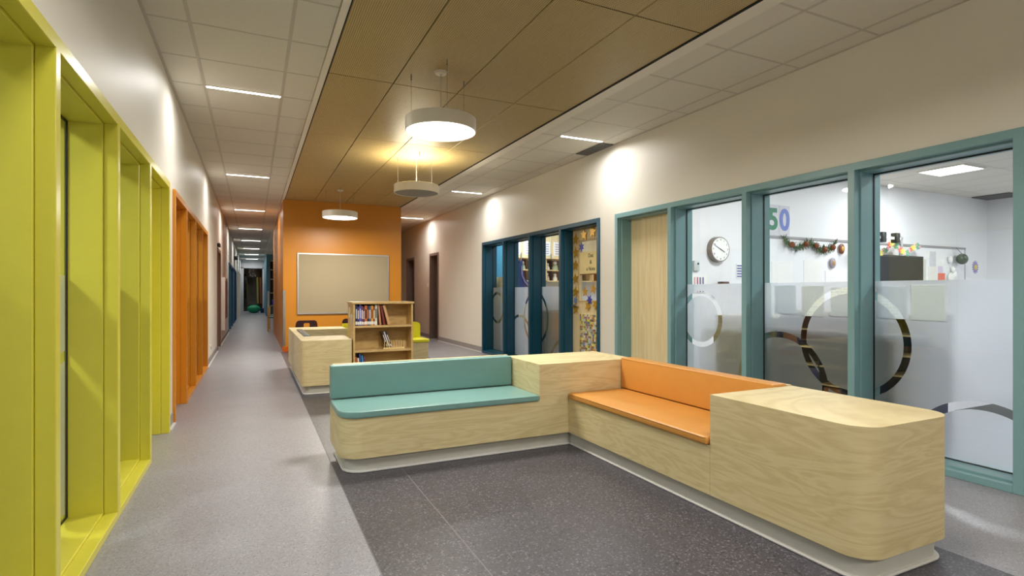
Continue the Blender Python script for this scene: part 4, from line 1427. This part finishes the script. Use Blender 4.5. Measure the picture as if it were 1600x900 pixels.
def school_chair(x, y, rz, label, seat_z=0.42, top=0.78):
    r = root('school_chair', (x, y, 0), label, 'chair', 'plum school chairs by the orange wall')
    ca, sa = math.cos(rz), math.sin(rz)

    def T(bm):
        for v in bm.verts:
            px, py = v.co.x, v.co.y
            v.co.x, v.co.y = x + px * ca - py * sa, y + px * sa + py * ca
        return bm
    bm = bmesh.new()
    prism(bm, round_poly([(-0.2, -0.2, 0.05), (0.2, -0.2, 0.05), (0.19, 0.18, 0.06), (-0.19, 0.18, 0.06)], 5), seat_z - 0.02, seat_z)
    part('seat', T(bm), M_plum, r)
    bm = bmesh.new()
    # back shell with a hand hole
    outl = round_poly([(-0.2, seat_z + 0.10, 0.04), (0.2, seat_z + 0.10, 0.04), (0.17, top, 0.06), (-0.17, top, 0.06)], 5)
    hole = round_poly([(-0.05, seat_z + 0.17, 0.02), (0.05, seat_z + 0.17, 0.02), (0.05, seat_z + 0.25, 0.02), (-0.05, seat_z + 0.25, 0.02)], 5)
    n = len(outl)
    m = len(hole)
    assert n == m
    for yy, flip in ((0.2, False), (0.215, True)):
        pass
    A = [bm.verts.new((px, 0.2 + 0.05 * (pz - seat_z) / 0.4 - 0.5 * px * px, pz)) for px, pz in outl]
    B = [bm.verts.new((px, 0.2 + 0.05 * (pz - seat_z) / 0.4 - 0.5 * px * px, pz)) for px, pz in hole]
    C_ = [bm.verts.new(v.co + Vector((0, 0.014, 0))) for v in A]
    D_ = [bm.verts.new(v.co + Vector((0, 0.014, 0))) for v in B]
    for i in range(n):
        j = (i + 1) % n
        bm.faces.new((A[i], A[j], B[j], B[i]))
        bm.faces.new((C_[i], D_[i], D_[j], C_[j]))
        bm.faces.new((A[i], C_[i], C_[j], A[j]))
        bm.faces.new((B[i], B[j], D_[j], D_[i]))
    part('backrest', T(bm), M_plum, r)
    for sx in (-1, 1):
        for yy0, yy1 in ((-0.15, -0.2), (0.15, 0.2)):
            bm = bmesh.new()
            cyl(bm, (0.17 * sx, yy0, seat_z - 0.02), (0.2 * sx, yy1, 0), 0.011, seg=10)
            part('leg', T(bm), M_steel, r)
        bm = bmesh.new()
        tube(bm, [(0.17 * sx, 0.15, seat_z - 0.03), (0.17 * sx, 0.2, seat_z), (0.16 * sx, 0.215, seat_z + 0.16)], 0.01)
        part('back_tube', T(bm), M_steel, r)


school_chair(0.86, 10.6, PI, 'plum plastic school chair seen left of the bookcase under the pin board', 0.36, 0.66)
school_chair(1.62, 10.55, PI + 0.1, 'plum plastic school chair mostly hidden behind the bookcase', 0.36, 0.68)

# wall fittings
def plate(name, x, y, z, w, h, sg_, mat, label, cat, extra=None):
    r = root(name, (x, y, z), label, cat)
    a, b = sorted((x, x + sg_ * 0.012))
    part('plate', bx(a, b, y - w / 2, y + w / 2, z, z + h, bv=0.002, seg=1), mat, r)
    a, b = sorted((x + sg_ * 0.012, x + sg_ * 0.018))
    part('rocker', bx(a, b, y - w / 6, y + w / 6, z + h * 0.3, z + h * 0.7), extra or M_white, r)


plate('light_switch', 4.0, 13.4, 1.28, 0.09, 0.11, -1, M_white, 'white light switch between the two dark passage doors', 'switch')
plate('wall_socket', -0.65, 10.27, 0.18, 0.08, 0.12, 1, M_white, 'small white wall socket low beyond the orange frame', 'socket', M_greyplastic)

# ================================================================== FAR CORRIDOR
# brown recessed door on the left
r = root('door_7', (-0.75, 12.75, 0), 'brown framed recessed door beyond the orange frame on the left', 'door', kind='structure')
M_brn = paint('brown_frame', (120, 96, 84), 0.45)
bm = bmesh.new()
box(bm, -0.92, -0.635, 12.18, 12.25, 0, 2.05)
box(bm, -0.92, -0.635, 13.25, 13.32, 0, 2.05)
box(bm, -0.92, -0.635, 12.25, 13.25, 1.98, 2.05)
part('door_frame', bm, M_brn, r)
part('leaf', bx(-0.86, -0.82, 12.252, 13.248, 0.01, 1.975), paint('pinkish_brown_door', (170, 132, 114), 0.4), r)
hb = bmesh.new()
cyl(hb, (-0.82, 12.35, 1), (-0.76, 12.35, 1), 0.012)
cyl(hb, (-0.765, 12.35, 1), (-0.765, 12.48, 1), 0.01)
part('door_handle', hb, M_steel, r)
dc = bx(-0.65, -0.6, 12.25, 12.55, 2.07, 2.14, bv=0.008)
single('door_closer', dc, M_black, 'small black door closer above the brown door', 'door closer')
nb = root('notice_board', (-0.62, 14.4, 0.6), 'brown red notice board with a white edge beyond the brown door', 'notice board')
part('white_edge', bx(-0.649, -0.58, 13.9, 14.02, 0.3, 1.5), M_paper, nb)
part('board', bx(-0.649, -0.58, 14.02, 15.2, 0.55, 1.42), paint('brown_red_board', (132, 78, 66), 0.6), nb)
plate('room_sign', -0.65, 16.5, 1.2, 0.3, 0.32, 1, M_greyplastic, 'grey room sign plate before the far blue frame', 'sign')
wc = bx(-0.65, -0.52, 22.6, 22.8, 2.35, 2.5, bv=0.01)
single('wall_camera', wc, M_black, 'small dark camera box high above the far blue frame', 'camera')

# far blue frame on the left
fb_ = root('window_5', (-0.63, 21.5, 0), 'far blue framed recess on the left of the corridor', 'window', kind='structure')
M_teal2 = paint('far_teal_blue', (64, 116, 140), 0.4)
M_navy = paint('far_navy_blue', (16, 62, 112), 0.4)
part('header', bx(-0.92, -0.635, 17.68, 25.32, 1.95, 2.02), M_navy, fb_)
for i, y in enumerate((17.7, 19.3, 20.9, 22.6, 23.9, 25.27)):
    part('mullion', bx(-0.92, -0.635, y, y + 0.06, 0, 1.95), M_teal2 if i < 4 else M_navy, fb_)
part('infill_panel', bx(-0.91, -0.88, 17.75, 25.25, 0, 1.95), M_navy, fb_)

# white doors further on
for nm, a, lab in (('door_8', 27.5, 'white door with a tan leaf far along the left of the corridor'), ('door_9', 31.0, 'white door at the very end of the left corridor wall')):
    r = root(nm, (-0.62, a + 0.5, 0), lab, 'door', kind='structure')
    bm = bmesh.new()
    box(bm, -0.66, -0.6, a - 0.06, a, 0, 2.1)
    box(bm, -0.66, -0.6, a + 1.0, a + 1.06, 0, 2.1)
    box(bm, -0.66, -0.6, a, a + 1.0, 2.04, 2.1)
    part('door_frame', bm, M_white, r)
    part('leaf', bx(-0.655, -0.63, a + 0.005, a + 0.995, 0.01, 2.035), paint('tan_leaf', (196, 176, 150), 0.5) if nm == 'door_8' else M_roomwall, r)
    part('door_handle', bx(-0.63, -0.59, a + 0.08, a + 0.2, 0.98, 1.01), M_steel, r)

# right side beyond the orange block: nook with blue wall
single('wall_blue', bx(0.55, 2.9, 28.4, 34.0, 0, CZ + 0.04), M_bluewall, 'blue grey wall at the far end of the nook beyond the orange block', 'wall', kind='structure')
single('wall_nook', bx(2.9, 3.0, 17.2, 34.0, 0, CZ + 0.1), M_wall, 'pale side wall of the nook beyond the orange block', 'wall', kind='structure')
cn = root('ceiling', (1.7, 23, CZ), 'pale ceiling of the nook beyond the orange block', 'ceiling', kind='structure')
part('ceiling_slab', bx(0.545, 2.9, 17.2, 34, CZ - 0.02, CZ + 0.05), M_white, cn)
sh = root('nook_shelf', (1.1, 28.3, 0.3), 'dark tall shelf with pale shelves against the far blue wall', 'shelf unit')
part('back', bx(0.72, 1.5, 28.36, 28.4, 0.5, 2.65), paint('shelf_back_brown', (40, 34, 30), 0.6), sh)  # dark brown back board behind the pale shelves
for x in (0.70, 1.5):
    part('upright', bx(x, x + 0.025, 28.1, 28.4, 0, 2.65), paint('shelf_edge', (90, 84, 76), 0.5), sh)
for z in (0.5, 1.1, 1.75, 2.2, 2.62):
    part('shelf', bx(0.72, 1.5, 28.1, 28.36, z, z + 0.03), M_palewood, sh)
single('storage_tub', bx(0.78, 1.3, 28.12, 28.34, 0.532, 0.8, bv=0.02), paint('tub_blue', (40, 60, 190), 0.4), 'bright blue tub on the low shelf of the far nook', 'tub')


def wood_chair(x, y, label):
    r = root('wooden_chair', (x, y, 0), label, 'chair', 'wooden chairs in the far nook')
    for dx in (0, 0.4):
        for dy in (0, 0.4):
            part('leg', bx(x + dx, x + dx + 0.04, y + dy, y + dy + 0.04, 0, 0.72 if dx == 0 else 0.44), M_shelf, r)
    part('seat', bx(x + 0.0, x + 0.44, y + 0.041, y + 0.399, 0.40, 0.45, bv=0.01), M_tealvinyl, r, 'teal seat pad')
    part('backrest', bx(x, x + 0.03, y + 0.041, y + 0.399, 0.5, 0.72, bv=0.006), M_shelf, r)


wood_chair(0.37, 17.32, 'pale wooden chair with a teal seat just beyond the orange block')
wood_chair(0.44, 18.6, 'pale wooden chair with a teal seat, second beyond the orange block')
wp = bmesh.new()
box(wp, 0.54, 0.6, 25.2, 25.26, 0, 1.2)
single('white_post', wp, M_white, 'slim white post at the edge of the far nook', 'post')
strip(1.2, 1.8, 20.0, 'strip light in the nook ceiling beyond the orange block, nearer one', 'strip lights of the nook')
strip(1.2, 1.8, 25.0, 'strip light in the nook ceiling beyond the orange block, farther one', 'strip lights of the nook')

# end of the corridor: dark glazed door
ed = root('door_10', (0, 34.0, 0), 'dark glazed door closing the far end of the corridor', 'door', kind='structure')
bm = bmesh.new()
box(bm, -0.65, -0.50, 34.0, 34.08, 0, 2.55)
box(bm, 0.46, 0.55, 34.0, 34.08, 0, 2.55)
box(bm, -0.65, 0.55, 34.0, 34.08, 2.5, CZ + 0.05)
box(bm, -0.50, 0.46, 34.0, 34.08, 0, 0.08)
part('door_frame', bm, paint('far_frame_grey', (190, 190, 194), 0.4), ed)
part('glass_pane', bx(-0.50, 0.46, 34.03, 34.036, 0.08, 2.5), M_glass, ed)
M_unlit_paint = paint('darkness_black', (9, 9, 11), 0.7)  # near-black paint stands in for the lack of light in this room
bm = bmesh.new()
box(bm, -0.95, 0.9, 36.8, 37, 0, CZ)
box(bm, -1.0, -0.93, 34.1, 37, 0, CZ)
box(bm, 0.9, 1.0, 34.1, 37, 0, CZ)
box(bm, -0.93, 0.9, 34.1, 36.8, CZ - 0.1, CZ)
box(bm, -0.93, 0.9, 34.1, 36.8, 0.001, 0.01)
single('wall_dark_room', bm, M_unlit_paint, 'room behind the glazed door at the corridor end, painted near black to look unlit', 'wall', kind='structure')
for i, (x, c, lab) in enumerate(((0.2, (150, 140, 40), 'dull yellow curtain strip hanging in the dark room'), (0.36, (150, 80, 40), 'rusty orange curtain strip hanging in the dark room'))):
    bm = bmesh.new()
    for k in range(4):
        cyl(bm, (x + 0.02 * k, 34.6 + 0.01 * (k % 2), 0.5), (x + 0.02 * k - 0.03, 34.6 + 0.01 * (k % 2), 2.0), 0.016, 0.012, 8)
    single('curtain', bm, paint('curtain_%d' % i, c, 0.7), lab, 'curtain')
bm = bmesh.new()
blob(bm, (0.02, 33.2, 0.22), 0.34, 0.34, 0.23, 3, 0.03)
for v in bm.verts:
    v.co.z = max(0.004, v.co.z)
single('bean_bag', bm, paint('green_beanbag', (22, 140, 96), 0.6), 'green bean bag in front of the far dark door', 'bean bag')
single('foam_block', bx(0.36, 0.53, 33.3, 33.6, 0.002, 0.26, bv=0.02), paint('navy_foam', (22, 44, 92), 0.6), 'navy foam block beside the green bean bag', 'block')
